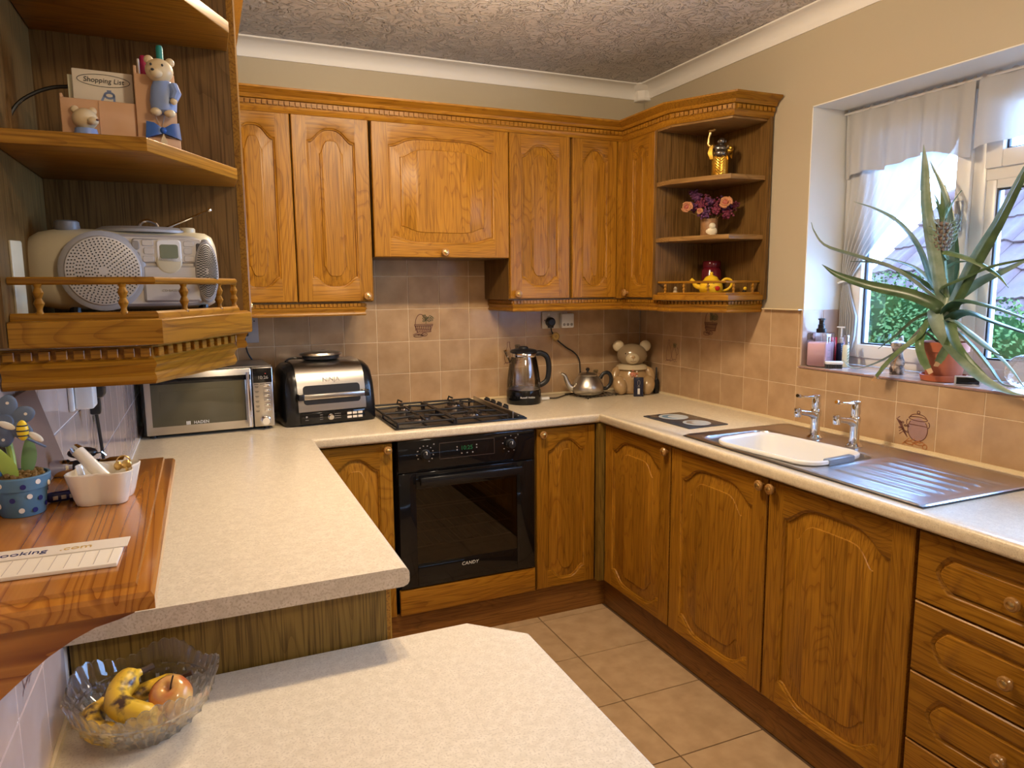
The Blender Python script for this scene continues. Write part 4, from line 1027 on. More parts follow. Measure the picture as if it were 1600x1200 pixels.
# worktop board with two plates printed on glass
mt = thing('worktop_saver', 'dark glass worktop board printed with two pale circles', 'chopping board', (-.368, -.895, .9103), radians(2))
MB().rbox(-.098, -.152, 0, .098, .152, .005, .002).build('board', 'mat_slate', mt)
for (y, r, m1, m2) in ((.072, .062, 'plate_pale', 'plate_blue'), (-.078, .056, 'plate_pale', 'label_grey')):
    MB().lathe([(r, 0), (r, .0004)], 32, (0, y, .005)).build('printed_plate', m1, mt)
    MB().lathe([(r * .66, 0), (r * .66, .0003)], 28, (-.006, y + .004, .0054)).build('printed_circle', m2, mt)
    MB().lathe([(r * .5, 0), (r * .5, .0003)], 28, (.006, y - .004, .0057)).build('printed_circle', m1, mt)

# ------------------------------------------------------------------ hob
hob = thing('gas_hob', 'black four-burner gas hob with steel guard plate and row of knobs', 'hob', (-1.226, -.325, .9103))
MB().rbox(-.286, -.250, 0, .286, .250, .008, .003).build('hob_plate', 'black_satin', hob)
br = []
for x, y, r in ((-.150, -.120, .052), (-.147, .137, .034), (.100, .150, .042), (.092, -.113, .040)):
    mb = MB(); mb.lathe([(r * 1.15, 0), (r * 1.12, .004), (r * .9, .006), (r * .86, .012), (r * .80, .014)], 28, mi=1); mb.lathe([(r * .82, .014), (r * .82, .018), (r * .74, .020), (.001, .021)], 28, mi=0)
    for k in range(16):
        a = 2 * pi * k / 16; mb.box(r * .87 * cos(a) - .0015, r * .87 * sin(a) - .0015, .008, r * .87 * cos(a) + .0015, r * .87 * sin(a) + .0015, .016, 0)
    mb.build('burner', ['iron', 'burner'], hob, (x, y, .008))
for x0, x1, cs in ((-.272, -.036, ((-.150, -.120), (-.147, .137))), (-.026, .200, ((.092, -.113), (.100, .150)))):
    mb = MB(); z = .024; y0, y1 = -.236, .236; r = .0048
    for a, b in (((x0, y0), (x1, y0)), ((x1, y0), (x1, y1)), ((x1, y1), (x0, y1)), ((x0, y1), (x0, y0)), ((x0, .01), (x1, .01))): mb.tube([(*a, z), (*b, z)], r, 8)
    for a in ((x0, y0), (x1, y0), (x1, y1), (x0, y1), (x0, .01), (x1, .01)): mb.tube([(*a, z), (*a, .007)], r, 8)
    for cx_, cy_ in cs:
        for ex_, ey_ in ((x0, cy_), (x1, cy_), (cx_, .01), (cx_, y0 if cy_ < 0 else y1)):
            d = Vector((cx_ - ex_, cy_ - ey_)); e = Vector((ex_, ey_)) + d * (1 - .022 / d.length)
            mb.tube([(ex_, ey_, z), (ex_ + d.x * .4, ey_ + d.y * .4, z + .002), (e.x, e.y, z + .006)], [r, r, r * .9], 8)
    for cx_ in (x0 + .118,): mb.tube([(cx_, y1, z), (cx_ + .004, y1 - .006, z + .020), (cx_ + .020, y1 - .018, z + .012)], .0042, 8)
    mb.build('pan_support', 'iron', hob)
mb = MB(); mb.rbox(.2205, -.246, .006, .2240, .232, .038, .001); mb.build('guard_plate', 'steel', hob)
MB().rbox(.228, -.240, .008, .280, .228, .012, .002).build('knob_panel', 'black_gloss', hob)
for y in (.135, .060, -.015, -.090):
    mb = MB(); mb.lathe([(.017, 0), (.0165, .004), (.014, .006), (.0135, .024), (.012, .026)], 20); mb.box(-.003, -.0135, .026, .003, .0135, .031); mb.build('control_knob', 'black_plastic', hob, (.254, y, .012))

# ------------------------------------------------------------------ microwave
mw = thing('microwave', 'stainless steel microwave with dark door glass and upright bar handle', 'microwave', (-2.406, -.338, .910), .055)
MWW, MWH, MWD = .470, .254, .285
mb = MB(); mb.rbox(0, .006, .012, MWW, MWD, MWH, .004); mb.build('casing', 'black_satin', mw)
MB().rbox(.004, .010, MWH - .002, MWW - .004, MWD - .004, MWH + .001, .001).build('top_sheet', 'steel_dark', mw)
for x in (.03, MWW - .03):
    for y in (.03, MWD - .03): MB().cyl(.012, 0, .013, (x, y, 0), 12).build('foot', 'black_plastic', mw)
dr = MB().rbox(.008, -.012, .014, .386, .008, MWH - .003, .004).build('door', 'steel', mw)
plain('mw_glass', (.085, .075, .045), .08)
MB().rbox(.030, -.0135, .046, .362, -.011, .206, .0005).build('window', 'mw_glass', dr)
MB().rbox(.060, -.0140, .068, .318, -.0125, .178, .0005).build('mesh_screen', 'oven_inside', dr).data.materials[0] = MATS['mw_glass']
MB().rbox(.030, -.0140, .206, .384, -.0110, .226, .0005).build('door_band', 'black_gloss', dr)
text('HADEN', .0155, 'print_white', dr, (.198, -.0142, .054), name='brand_lettering', spacing=1.05)
mb = MB()
for i in range(3):
    for j in range(3): mb.box(.145 + i * .0052, -.0142, .0475 + j * .0046, .1488 + i * .0052, -.0136, .0512 + j * .0046)
mb.build('brand_mark', 'print_white', dr)
mb = MB(); mb.tube([(.371, -.034, .022), (.371, -.034, .238)], .0065, 14); mb.tube([(.371, -.034, .036), (.371, -.010, .036)], .005, 10); mb.tube([(.371, -.034, .224), (.371, -.010, .224)], .005, 10); mb.build('handle', 'chrome', dr)
cp = MB().rbox(.390, -.012, .014, MWW - .003, .008, MWH - .003, .004).build('control_panel', 'steel', mw)
MB().rbox(.393, -.0135, .190, MWW - .006, -.011, MWH - .006, .001).build('display', 'black_gloss', cp)
text('10:26', .018, 'label_grey', cp, (.430, -.0137, .210), name='clock_digits')
MB().lathe([(.0018, 0), (.0018, .001)], 10, (.440, -.0135, .226), axis='y').build('indicator', 'red_led', cp)
b0 = None
for k in range(6):
    for sx in (.436, .405):
        if sx > .42:
            if b0 is None: b0 = o = MB().rbox(-.011, -.0030, -.0042, .011, 0, .0042, .002).build('button', 'chrome', cp)
            else: o = twin(b0, cp)
            o.location = (sx + .006, -.0115, .176 - k * .0195)
mb = MB()
for k in range(6): mb.box(.398, -.0124, .1745 - k * .0195, .412, -.0118, .1765 - k * .0195).box(.400, -.0124, .1705 - k * .0195, .410, -.0118, .1720 - k * .0195)
mb.box(.395, -.0124, .1835, .412, -.0118, .1855).box(.418, -.0124, .1835, .435, -.0118, .1855).box(.440, -.0124, .1835, .458, -.0118, .1855)
stuff(mb.build('panel_lettering', 'print_black', cp))
mb = MB(); mb.lathe([(.019, 0), (.019, .003), (.0165, .004), (.0160, .018), (.014, .020)], 28, axis='y'); mb.build('dial', 'chrome', cp, (.432, -.012, .038))

# ------------------------------------------------------------------ indoor grill
gr = thing('indoor_grill', 'black and steel countertop grill with wide bar handle beside the hob', 'grill', (-1.898, -.348, .910), .105)
GW, GD = .384, .265
def gprof(k=1.0, f=0.0):     # side outline (y, z) from the front foot over the hood to the back
    pts = [(f + .008, .004), (f, .014), (f, .060), (f + .002, .085), (f + .012, .150), (f + .024, .195), (f + .045, .228), (f + .075, .247), (f + .110, .254), (.200, .256), (.240, .246), (.258, .215), (.262, .130), (.262, .014), (.254, .004)]
    return [(.131 + (y - .131) * k, z * (k if z > .1 else 1)) for y, z in pts]
mb = MB(); R = []
for x, k, dz in ((0, .62, 0), (.004, .80, 0), (.012, .91, 0), (.026, .965, 0), (.045, .985, 0), (GW - .045, .985, 0), (GW - .026, .965, 0), (GW - .012, .91, 0), (GW - .004, .80, 0), (GW, .62, 0)):
    R.append([(x, y, z) for y, z in gprof(k, .004)])
mb.loft(R); mb.build('body', 'black_satin', gr, smooth=.7)
hood = [(y - .0035 if z < .24 else y, z + .0025) for y, z in gprof(1, .004) if z > .057][:9]
hood = [(.0012, .060)] + hood[1:] + [(.205, .2585)]
xl, xr = .052, GW - .052
mb = MB(); mb.loft([[(xl, y, z) for y, z in hood] + [(xl, y + .010, z - .008) for y, z in hood[::-1]], [(xr, y, z) for y, z in hood] + [(xr, y + .010, z - .008) for y, z in hood[::-1]]]); ho_ = mb.build('hood', 'steel', gr, smooth=.5)
def hood_pt(z, out=.001):
    for (y0, z0), (y1, z1) in zip(hood, hood[1:]):
        if z0 <= z <= z1: return y0 + (y1 - y0) * (z - z0) / (z1 - z0) - out
    return hood[0][0]
tilt = atan2(.010, .060)
mb = MB(); mb.M = Matrix.Translation((GW / 2, hood_pt(.127), .127)) @ Matrix.Rotation(-tilt, 4, 'X')
mb.loft([[(x, 0.0, z) for x, z in rrect(.118, .039, .014)], [(x, -.0018, z) for x, z in rrect(.117, .038, .013)]]); mb.build('handle_recess', 'black_plastic', ho_, smooth=.5)
mb = MB(); mb.rbox(.058, -.036, .114, GW - .058, -.026, .136, .004); mb.build('handle', 'steel', ho_)
for x in (.046, GW - .070): MB().rbox(x, -.037, .112, x + .024, .012, .138, .004).build('handle_mount', 'black_plastic', ho_)
text('NINJA', .026, 'label_grey', ho_, (GW / 2, hood_pt(.186, .0005), .186), (pi / 2 - tilt * 1.5, 0, 0), name='brand_lettering', extrude=.0012, spacing=1.02)
pn = MB().rbox(.058, -.001, .012, GW - .058, .008, .055, .003).build('control_panel', 'black_gloss', gr)
mb = MB(); mb.lathe([(.0125, 0), (.0125, .003), (.0110, .004), (.0105, .013), (.009, .0145)], 24, axis='y'); mb.build('dial', 'chrome', pn, (GW / 2 - .012, -.001, .033))
b0 = None
for x, z in ((.258, .041), (.281, .041), (.304, .041), (.258, .025), (.281, .025), (.304, .025)):
    if b0 is None: b0 = o = MB().rbox(-.0095, -.0022, -.005, .0095, 0, .005, .002).build('button', 'paper', pn)
    else: o = twin(b0, pn)
    o.location = (x, -.001, z)
mb = MB()
for k in range(3): mb.box(.135, -.0014, .043 - k * .009, .147, -.001, .0445 - k * .009).box(.196, -.0014, .043 - k * .009, .222, -.001, .0445 - k * .009)
mb.lathe([(.004, 0), (.004, .0005)], 12, (.082, -.001, .040), axis='y').box(.076, -.0014, .026, .089, -.001, .0275)
stuff(mb.build('panel_lettering', 'label_grey', pn))
lid = thing('round_gadget', 'round steel-topped black gadget lying on top of the grill', 'gadget', (-1.728, -.185, 1.1695), .1)
MB().lathe([(.070, 0), (.078, .004), (.078, .014), (.080, .018)], 32, sy=.72).build('base', 'black_plastic', lid)
MB().lathe([(.086, .0182), (.090, .022), (.086, .028), (.066, .033), (.030, .036), (.001, .0365)], 36, sy=.72).build('steel_top', 'steel', lid)
MB().tube(bez([(-.070, .0, .006), (-.10, .02, .008), (-.13, .01, .006), (-.15, -.01, -.002)], 14), .004, 6).build('cord', 'cable_black', lid)

# ------------------------------------------------------------------ kettle, teapot, jar corner
kt = thing('glass_kettle', 'glass jug kettle with black base and big black handle', 'kettle', (-.776, -.178, .910), radians(-12))
MB().lathe([(.080, 0), (.083, .004), (.084, .020), (.084, .060), (.082, .066), (.079, .068)], 36).build('base', 'black_gloss', kt)
mb = MB(); prof = [(.079, .068), (.0815, .080), (.0800, .110), (.0740, .160), (.0660, .205), (.0610, .222), (.0605, .236)]
mb.lathe(prof, 40, cap0=False, cap1=False); 
mb.lathe([(r - .0025, z) for r, z in prof], 40, cap0=False, cap1=False)
mb.build('glass_jug', 'kettle_glass', kt, smooth=1.2)
mb = MB(); R = []
for z, a, w_ in ((.190, .066, .010), (.215, .078, .016), (.240, .092, .022), (.258, .098, .026)): R.append([(-.040, w_, z), (-a + .012, w_ * .8, z), (-a, 0, z), (-a + .012, -w_ * .8, z), (-.040, -w_, z)])
mb.loft(R, cap0=False, cap1=False); mb.build('spout', 'kettle_glass', kt, smooth=1.2)
MB().lathe([(.0625, .226), (.0632, .228), (.0632, .241), (.0620, .243)], 36, cap0=False, cap1=False).build('collar', 'chrome', kt)
MB().lathe([(.060, .243), (.066, .246), (.066, .252), (.060, .258), (.045, .262), (.024, .264), (.022, .272), (.014, .275), (.001, .2755)], 32).build('lid', 'black_plastic', kt)
MB().tube(bez([(.056, 0, .238), (.085, 0, .240), (.112, 0, .225), (.124, 0, .190), (.124, 0, .140), (.114, 0, .105), (.090, 0, .088), (.072, 0, .084)], 28), [.0105] * 29, 12, flat=1.25).build('handle', 'black_plastic', kt)
text('Russell Hobbs', .0125, 'print_white', kt, (0, -.0846, .038), name='brand_lettering')
MB().lathe([(.005, 0), (.074, .0), (.074, .003), (.005, .003)], 30, (0, 0, .069)).build('heating_plate', 'steel_dark', kt)
pl = thing('kettle_plug', 'white connector and cord at the foot of the glass kettle', 'plug', (-.672, -.150, .910))
MB().rbox(0, -.010, .002, .046, .010, .016, .004).build('connector', 'white_plastic', pl)
MB().tube(bez([(.045, 0, .008), (.09, .004, .006), (.15, .05, .006), (.20, .085, .006), (.27, .105, .006)], 20), .0035, 6).build('cord', 'cable_black', pl)

tv = thing('trivet', 'thin wire trivet under the metal teapot', 'trivet', (-.365, -.118, .910), radians(12))
mb = MB()
for k in range(9): mb.tube([(-.10 + k * .025, -.085, .007), (-.10 + k * .025, .085, .007)], .0015, 5)
for k in range(3): mb.tube([(-.105, -.075 + k * .075, .0045), (.105, -.075 + k * .075, .0045)], .0015, 5)
mb.tube([(-.105, -.088, .007), (.105, -.088, .007), (.105, .088, .007), (-.105, .088, .007), (-.105, -.088, .007)], .002, 5)
mb.build('wires', 'iron', tv)
for x in (-.095, .095):
    for y in (-.08, .08): MB().cyl(.003, 0, .007, (x, y, 0), 8).build('foot', 'iron', tv)
tp = thing('metal_teapot', 'old dull aluminium teapot with black handle on the wire trivet', 'teapot', (-.392, -.122, .919), radians(-14))
MB().lathe([(.052, 0), (.066, .003), (.080, .016), (.084, .030), (.080, .048), (.068, .072), (.054, .092), (.048, .098)], 36).build('body', 'aluminium', tp)
MB().lathe([(.0495, .098), (.050, .101), (.046, .106), (.030, .112), (.010, .115)], 32).build('lid', 'aluminium', tp)
MB().lathe([(.006, .114), (.005, .120), (.010, .126), (.0105, .131), (.006, .134), (.001, .1345)], 16).build('lid_knob', 'black_plastic', tp)
MB().tube(bez([(-.066, 0, .030), (-.092, 0, .040), (-.108, 0, .068), (-.120, 0, .098), (-.138, 0, .110)], 16), [.019 - .0008 * k for k in range(17)], 12).build('spout', 'aluminium', tp)
MB().tube(bez([(.066, 0, .080), (.084, 0, .104), (.108, 0, .108), (.124, 0, .086), (.122, 0, .054), (.104, 0, .030), (.084, 0, .026)], 20), [.0075] * 21, 10, flat=1.3).build('handle', 'black_plastic', tp)

bj = thing('bear_cookie_jar', 'seated ceramic teddy bear jar with white collar in the corner', 'jar', (-.128, -.122, .910), -.42)
mb = MB(); mb.lathe([(.050, 0), (.080, .004), (.094, .025), (.097, .055), (.090, .090), (.076, .122), (.066, .142)], 32, sy=.92); mb.build('body', 'clay_bear', bj)
MB().lathe([(.056, .146), (.074, .138), (.086, .127), (.088, .131), (.078, .146), (.062, .154)], 32, sy=.95).build('collar', 'bear_pale', bj)
hd = MB().ball((0, -.004, .200), .079, .070, .060, 28, 18).build('head', 'bear_head', bj)
MB().ball((-.006, -.064, .186), .036, .024, .030, 20, 14).build('muzzle', 'bear_pale', hd)
MB().ball((-.006, -.088, .196), .010, .005, .008, 12, 8).build('nose', 'clay_bear', hd)
mb = MB(); mb.tube([(-.006, -.0890, .190), (-.006, -.0882, .178)], .0010, 6).tube(arc3 := [(-.020 + .0028 * k, -.0868 + .0008 * abs(k - 5) * .4, .176 - .004 * sin(pi * k / 10)) for k in range(11)], .0010, 6); mb.build('mouth', 'print_brown', hd)
for x in (-.040, .036): MB().ball((x, -.060, .211), .0042, .003, .0045, 10, 8).build('eye', 'black_gloss', hd)
for s in (-1, 1):
    e = MB().ball((s * .070, .004, .246), .030, .016, .030, 18, 12).build('ear', 'bear_pale', hd)
    MB().tube(bez([(s * .070, -.020, .130), (s * .090, -.030, .105), (s * .092, -.045, .070), (s * .080, -.060, .045)], 12), [.018, .021, .023, .024, .024, .024, .024, .023, .022, .021, .020, .018, .012], 12).build('arm', 'clay_bear', bj)
    MB().ball((s * .072, -.080, .0505), .036, .030, .050, 20, 14, M=Matrix.Rotation(s * .22, 3, 'Y') @ Matrix.Rotation(-.3, 3, 'X')).build('foot', 'clay_bear', bj)
mb = MB()
for k in range(26):
    a = random.uniform(0, 2 * pi); r_ = random.uniform(0, .020); zz = .108 + r_ * sin(a) * 1.2; mb.ball((r_ * cos(a) - .004, -.083 + (.122 - zz) * -.16, zz), .0052, .004, .0052, 8, 6)
mb.build('flower_bunch', 'pink_flower', bj)
for z in (.120, .098, .078): MB().ball((.014, -.0845 - (.12 - z) * .12, z), .0045, .003, .0045, 10, 8).build('button', 'ceramic', bj)
bx = thing('small_box', 'small dark blue upright box in front of the ceramic bear', 'box', (-.170, -.252, .910), -.38)
MB().rbox(-.024, -.009, 0, .024, .009, .098, .002).build('carton', 'navy', bx)
mb = MB(); mb.rbox(-.006, -.0096, .012, .006, -.0088, .042, .0004); mb.build('printed_label', 'print_white', bx)
strokes(bx, [arc(0, .070, .006, .014, 0, 360), [(0, .056), (0, .042)], arc(0, .046, .006, .008, 20, 160)], .0016, 'label_grey', y=-.0093)
lt = thing('gas_lighter', 'slim black gas lighter standing right of the ceramic bear', 'lighter', (-.030, -.205, .910))
MB().rbox(-.012, -.009, 0, .012, .009, .074, .004).build('body', 'black_plastic', lt)
MB().lathe([(.008, .074), (.0055, .080), (.0042, .110), (.0040, .136), (.003, .138)], 12).build('nozzle', 'black_plastic', lt)
MB().rbox(.010, -.004, .050, .017, .004, .066, .002).build('trigger', 'black_satin', lt)

# sockets, plugs and their cords
def socket(label, loc, rz, w_, h_, mat='wall_plate'):
    t = thing('wall_socket', label, 'socket', loc, rz); MB().rbox(-w_ / 2, -.010, 0, w_ / 2, -.0005, h_, .003).build('face_plate', mat, t); return t
sk = socket('white double wall socket above the metal teapot', (-.522, 0, 1.254), 0, .146, .086)
for x in (-.037, .037): MB().rbox(x - .006, -.013, .066, x + .006, -.010, .078, .001).build('switch', 'white_plastic', sk)
for x in (-.058, .058): MB().lathe([(.003, 0), (.003, .001)], 10, (x, -.010, .043), axis='y').build('screw', 'chrome', sk)
pg = thing('black_plug', 'black plug in the socket with a round yellow tag on its cord', 'plug', (-.553, -.0105, 1.262))
MB().lathe([(.024, 0), (.025, .004), (.023, .022), (.016, .028)], 20, (0, 0, .026), axis='y').rbox(-.013, -.024, -.004, .013, 0, .022, .005).build('plug_body', 'black_plastic', pg)
c_ = MB().tube(bez([(0, -.016, -.002), (.004, -.018, -.024), (.020, -.016, -.048), (.050, -.012, -.078), (.090, -.012, -.108), (.135, -.012, -.135), (.165, -.012, -.172), (.172, -.012, -.225), (.175, -.012, -.270)], 40), .0038, 8).build('cord', 'cable_black', pg)
MB().lathe([(.021, 0), (.0215, .002), (.020, .0035)], 28, (.024, -.022, -.048), axis='y').build('tag', 'amber_tag', pg)
strokes(pg, [[(.014, -.042), (.020, -.052)], [(.018, -.040), (.026, -.054)], [(.024, -.038), (.030, -.050)], arc(.024, -.048, .018, .018, 0, 360, 20)], .0016, 'print_brown', y=-.0262)
pt = thing('timer_plug', 'white plug-in adapter with three grey buttons in the double socket', 'plug', (-.462, -.0105, 1.262))
MB().rbox(-.036, -.030, -.006, .036, 0, .068, .007).build('plug_body', 'white_plastic', pt)
for k in range(3): MB().lathe([(.0075, 0), (.0075, .0012), (.006, .002)], 14, (-.022 + k * .021, -.030, .012), axis='y').build('button', 'label_grey', pt)
s2_ = socket('grey metal wall socket above the microwave', (-1.999, 0, 1.236), 0, .075, .136, 'plate_grey')
MB().lathe([(.003, 0), (.003, .001)], 10, (.022, -.010, .094), axis='y').build('screw', 'iron', s2_)
MB().rbox(-.036, -.032, .030, -.004, -.010, .070, .005).build('plug', 'black_plastic', s2_)
MB().tube(bez([(-.020, -.024, .034), (-.018, -.026, -.010), (-.010, -.02, -.045), (.012, -.014, -.085)], 14), .0035, 6).build('cord', 'cable_black', s2_)
s3_ = socket('white wall socket on the left wall below the radio shelf', (XL, -1.605, 1.232), pi / 2, .146, .086, 'white_plastic')
p3 = thing('white_charger', 'white charger block plugged in below the radio shelf', 'plug', (XL + .0105, -1.640, 1.234), pi / 2)
MB().rbox(-.028, -.032, 0, .028, 0, .080, .004).build('plug_body', 'white_plastic', p3)
p4 = thing('black_mains_plug', 'black plug and hanging cord below the radio shelf', 'plug', (XL + .0105, -1.555, 1.232), pi / 2)
mb = MB(); mb.rbox(-.024, -.040, .010, .024, 0, .082, .008); mb.rbox(-.011, -.030, -.026, .011, -.010, .014, .004); mb.build('plug_body', 'black_plastic', p4)
MB().tube(bez([(0, -.020, -.022), (.012, -.022, -.075), (.010, -.026, -.15), (-.004, -.03, -.22), (-.020, -.05, -.300)], 20), .0035, 8).build('cord', 'cable_black', p4)
# ------------------------------------------------------------------ things on the upper left shelf unit
SH = 1.6742 + .0002
mh = thing('memo_holder', 'peach desk tidy with little bears holding notes and pens on the upper left shelf', 'desk tidy', (-2.345, -2.062, SH), radians(4))
mb = MB()     # long low letter box
mb.rbox(0, 0, 0, .096, .004, .066, .002).rbox(0, .004, 0, .004, .036, .072, .001).rbox(.004, .032, 0, .096, .036, .072, .001).rbox(.004, .004, 0, .096, .032, .004, .001)
mb.rbox(.048, -.0015, .004, .0485, 0, .064, .0002)
mb.build('letter_box', 'peach', mh)
mb = MB(); mb.rbox(.096, -.006, 0, .150, -.002, .108, .002).rbox(.096, -.002, 0, .100, .040, .120, .001).rbox(.146, -.002, 0, .150, .040, .112, .001).rbox(.100, .036, 0, .146, .040, .120, .001).rbox(.100, -.002, 0, .146, .036, .004, .001).rbox(.094, -.012, 0, .153, -.006, .018, .002)
mb.build('pen_box', 'peach', mh)
b1 = MB().ball((.030, -.008, .036), .0165, .013, .015, 18, 12).ball((.040, -.019, .032), .0075, .007, .006, 12, 8).ball((.018, -.005, .049), .0055, .004, .0055, 10, 8).ball((.040, -.003, .049), .0055, .004, .0055, 10, 8).build('bear_figure', 'bear_cream', mh)
MB().lathe([(.016, 0), (.0165, .010), (.014, .022)], 16, (.030, -.006, .001), sy=.8).build('blue_jumper', 'pastel_blue', b1)
MB().ball((.046, -.0255, .033), .002, .0015, .0017, 8, 6).build('nose', 'print_brown', b1)
b2 = MB().ball((.130, -.016, .112), .019, .014, .017, 18, 12).ball((.125, -.028, .106), .009, .007, .007, 12, 8).ball((.117, -.012, .127), .0065, .005, .0065, 10, 8).ball((.145, -.012, .126), .0065, .005, .0065, 10, 8).build('bear_figure', 'bear_cream', mh)
mb = MB(); mb.lathe([(.010, .052), (.017, .056), (.0185, .070), (.016, .088), (.012, .098)], 16, (.133, -.013, 0), sy=.75); mb.tube([(.146, -.016, .092), (.150, -.022, .080), (.146, -.026, .070)], [.008, .0075, .006], 10); mb.build('blue_romper', 'pastel_blue', b2)
MB().ball((.122, -.020, .053), .008, .007, .006, 12, 8).ball((.140, -.020, .052), .008, .007, .006, 12, 8).ball((.146, -.028, .068), .005, .004, .005, 10, 8).build('paws', 'bear_cream', b2)
mb = MB(); mb.ball((.1205, -.0345, .1085), .0024, .0018, .0018, 8, 6).ball((.119, -.0290, .117), .0016, .001, .002, 8, 6).ball((.134, -.0300, .117), .0016, .001, .002, 8, 6); mb.build('face', 'print_black', b2)
mb = MB()
for s in (-1, 1): mb.loft([[(.130, -.014, .031), (.130, -.009, .031), (.130, -.009, .024), (.130, -.014, .024)], [(.130 + s * .012, -.018, .038), (.130 + s * .012, -.008, .038), (.130 + s * .012, -.008, .020), (.130 + s * .012, -.018, .020)], [(.130 + s * .022, -.015, .040), (.130 + s * .022, -.010, .040), (.130 + s * .024, -.010, .016), (.130 + s * .024, -.015, .016)]])
mb.ball((.130, -.014, .028), .005, .005, .005, 10, 8); mb.build('ribbon_bow', 'ribbon', mh)
MB().tube([(.119, -.0075, .055), (.128, -.009, .030), (.136, -.0075, .060)], .0007, 5).build('thread', 'paper_line', mh)
tg = MB(); tg.prism([(.130, .024), (.126, .014), (.125, .008), (.130, .004), (.135, .008), (.134, .014)], -.0150, -.0140, 'xz'); tg.build('tag', 'bear_cream', mh)
nt = thing('shopping_list_pad', 'cream shopping list card standing in the peach desk tidy', 'notepad', (-2.330, -2.040, SH + .0045), radians(5))
MB().rbox(0, 0, 0, .078, .004, .108, .0015).build('card', 'paper', nt)
text('Shopping List', .0098, 'print_black', nt, (.040, -.0004, .094), name='lettering', shear=.15)
strokes(nt, [arc(.040, .094, .034, .0085, 0, 360, 32)], .0008, 'print_black', y=-.0003)
strokes(nt, [arc(.046, .074, .006, .004, 0, 360), [(.040, .074), (.036, .066)], [(.052, .074), (.052, .066)], [(.044, .080), (.048, .080)]], .003, 'pastel_blue', y=-.0003)
MB().rbox(-.006, .008, 0, .070, .0085, .100, .0002).build('back_note', 'cream_label', nt)
for lab, mat, x, y, h, r in (('teal pen standing in the peach desk tidy', 'teal', -2.213, -2.043, .150, .0050), ('magenta pen standing in the peach desk tidy', 'magenta', -2.236, -2.040, .134, .0050), ('thin pale pencil standing in the peach desk tidy', 'paper', -2.2425, -2.045, .128, .0018)):
    t = thing('pen', lab, 'pen', (x, y, SH + .0045)); MB().lathe([(r * .5, 0), (r * .8, .006), (r * .9, h * .6)], 12).build('barrel', 'bear_cream', t)
    MB().lathe([(r, h * .6), (r, h - .003), (r * .8, h)], 12).build('cap', mat, t)
rc = tag(MB().tube(bez([(-2.410, -2.010, SH + .004), (-2.418, -2.015, SH + .030), (-2.405, -2.010, SH + .062), (-2.375, -2.004, SH + .085), (-2.345, -2.000, SH + .094), (-2.330, -1.995, SH + .088), (-2.326, -1.992, SH + .004)], 36), .0028, 8).build('cable', 'cable_black'), 'black cable looping behind the peach desk tidy', 'cable')

# ------------------------------------------------------------------ radio
RB = 1.4284
rd = thing('portable_radio', 'silver and cream portable CD radio behind the gallery rail', 'radio', (-2.374, -2.016, RB + .008), radians(9))
RL, RH, RD = .226, .128, .110
def rsec(x, k, kz=1.0, n=28, e=2.8):
    out = []
    for i in range(n):
        a = 2 * pi * i / n; c, s_ = cos(a), sin(a)
        out.append((x, RD / 2 + RD / 2 * k * math.copysign(abs(c) ** (2 / e), c), RH / 2 + RH / 2 * kz * math.copysign(abs(s_) ** (2 / e), s_)))
    return out
R = [rsec(x, k, kz) for x, k, kz in ((-.048, .25, .30), (-.045, .45, .52), (-.036, .66, .74), (-.020, .84, .90), (0, .95, .97), (.020, 1, 1), (RL - .030, 1, 1), (RL - .010, .95, .97), (RL, .82, .88), (RL + .005, .6, .7))]
MB().loft(R).build('body', 'cream_plastic', rd, smooth=1.0)
def bulge(x0, x1, z0, z1, d, mat, name, rr=.01, par=None, y=-.001):
    q = [(x + (x0 + x1) / 2, z + (z0 + z1) / 2) for x, z in rrect((x1 - x0) / 2, (z1 - z0) / 2, rr)]
    q2 = [(x + (x0 + x1) / 2, z + (z0 + z1) / 2) for x, z in rrect((x1 - x0) / 2 - d, (z1 - z0) / 2 - d, max(.001, rr - d))]
    mb = MB(); mb.loft([[(x, y + .006, z) for x, z in q], [(x, y, z) for x, z in q], [(x, y - d, z) for x, z in q2]]); return mb.build(name, mat, par or rd)
fr = bulge(.012, RL - .004, .006, RH - .010, .004, 'silver_plastic', 'front_panel', .040)
def speaker(cx, r, rx):
    MB().lathe([(r * 1.13, 0), (r * 1.13, .003), (r * 1.04, .006)], 40, (cx, -.004, RH / 2 - .003), axis='y', sx=rx).build('speaker_ring', 'plate_grey', rd)
    s_ = MB().lathe([(r, 0), (r * .96, .0030), (r * .6, .0050), (.001, .0055)], 40, (cx, -.0095, RH / 2 - .003), axis='y', sx=rx).build('speaker_grille', 'silver_plastic', rd)
    mb = MB()
    for i in range(2, 13):
        rad = r * .94 * i / 12.5; n_ = int(6 * i * .78)
        for k in range(n_):
            a = 2 * pi * (k + .5 * (i % 2)) / n_; q_ = rad / r; yy = -.0095 - (.0055 - .0005 * q_ / .6 if q_ < .6 else .005 - .002 * (q_ - .6) / .36) - .0002
            hx = r * .022; mb.lathe([(hx, 0), (hx, .0007)], 6, (cx + rad * rx * cos(a), yy, RH / 2 - .003 + rad * sin(a)), axis='y')
    stuff(mb.build('grille_holes', 'print_black', s_))
speaker(.060, .054, .98); speaker(RL - .018, .046, .36)
dk = bulge(.114, .198, .012, .070, .003, 'silver_plastic', 'cassette_door', .004, y=-.0065)
text('CD BASS BOOST', .0055, 'label_grey', dk, (.160, -.0099, .030), name='lettering')
MB().lathe([(.019, 0), (.018, .0008), (.016, .0012)], 24, (.153, -.0093, .076), axis='y').build('door_catch', 'cream_plastic', dk)
ct = bulge(.102, .204, .074, .112, .002, 'silver_plastic', 'control_strip', .004, y=-.0065)
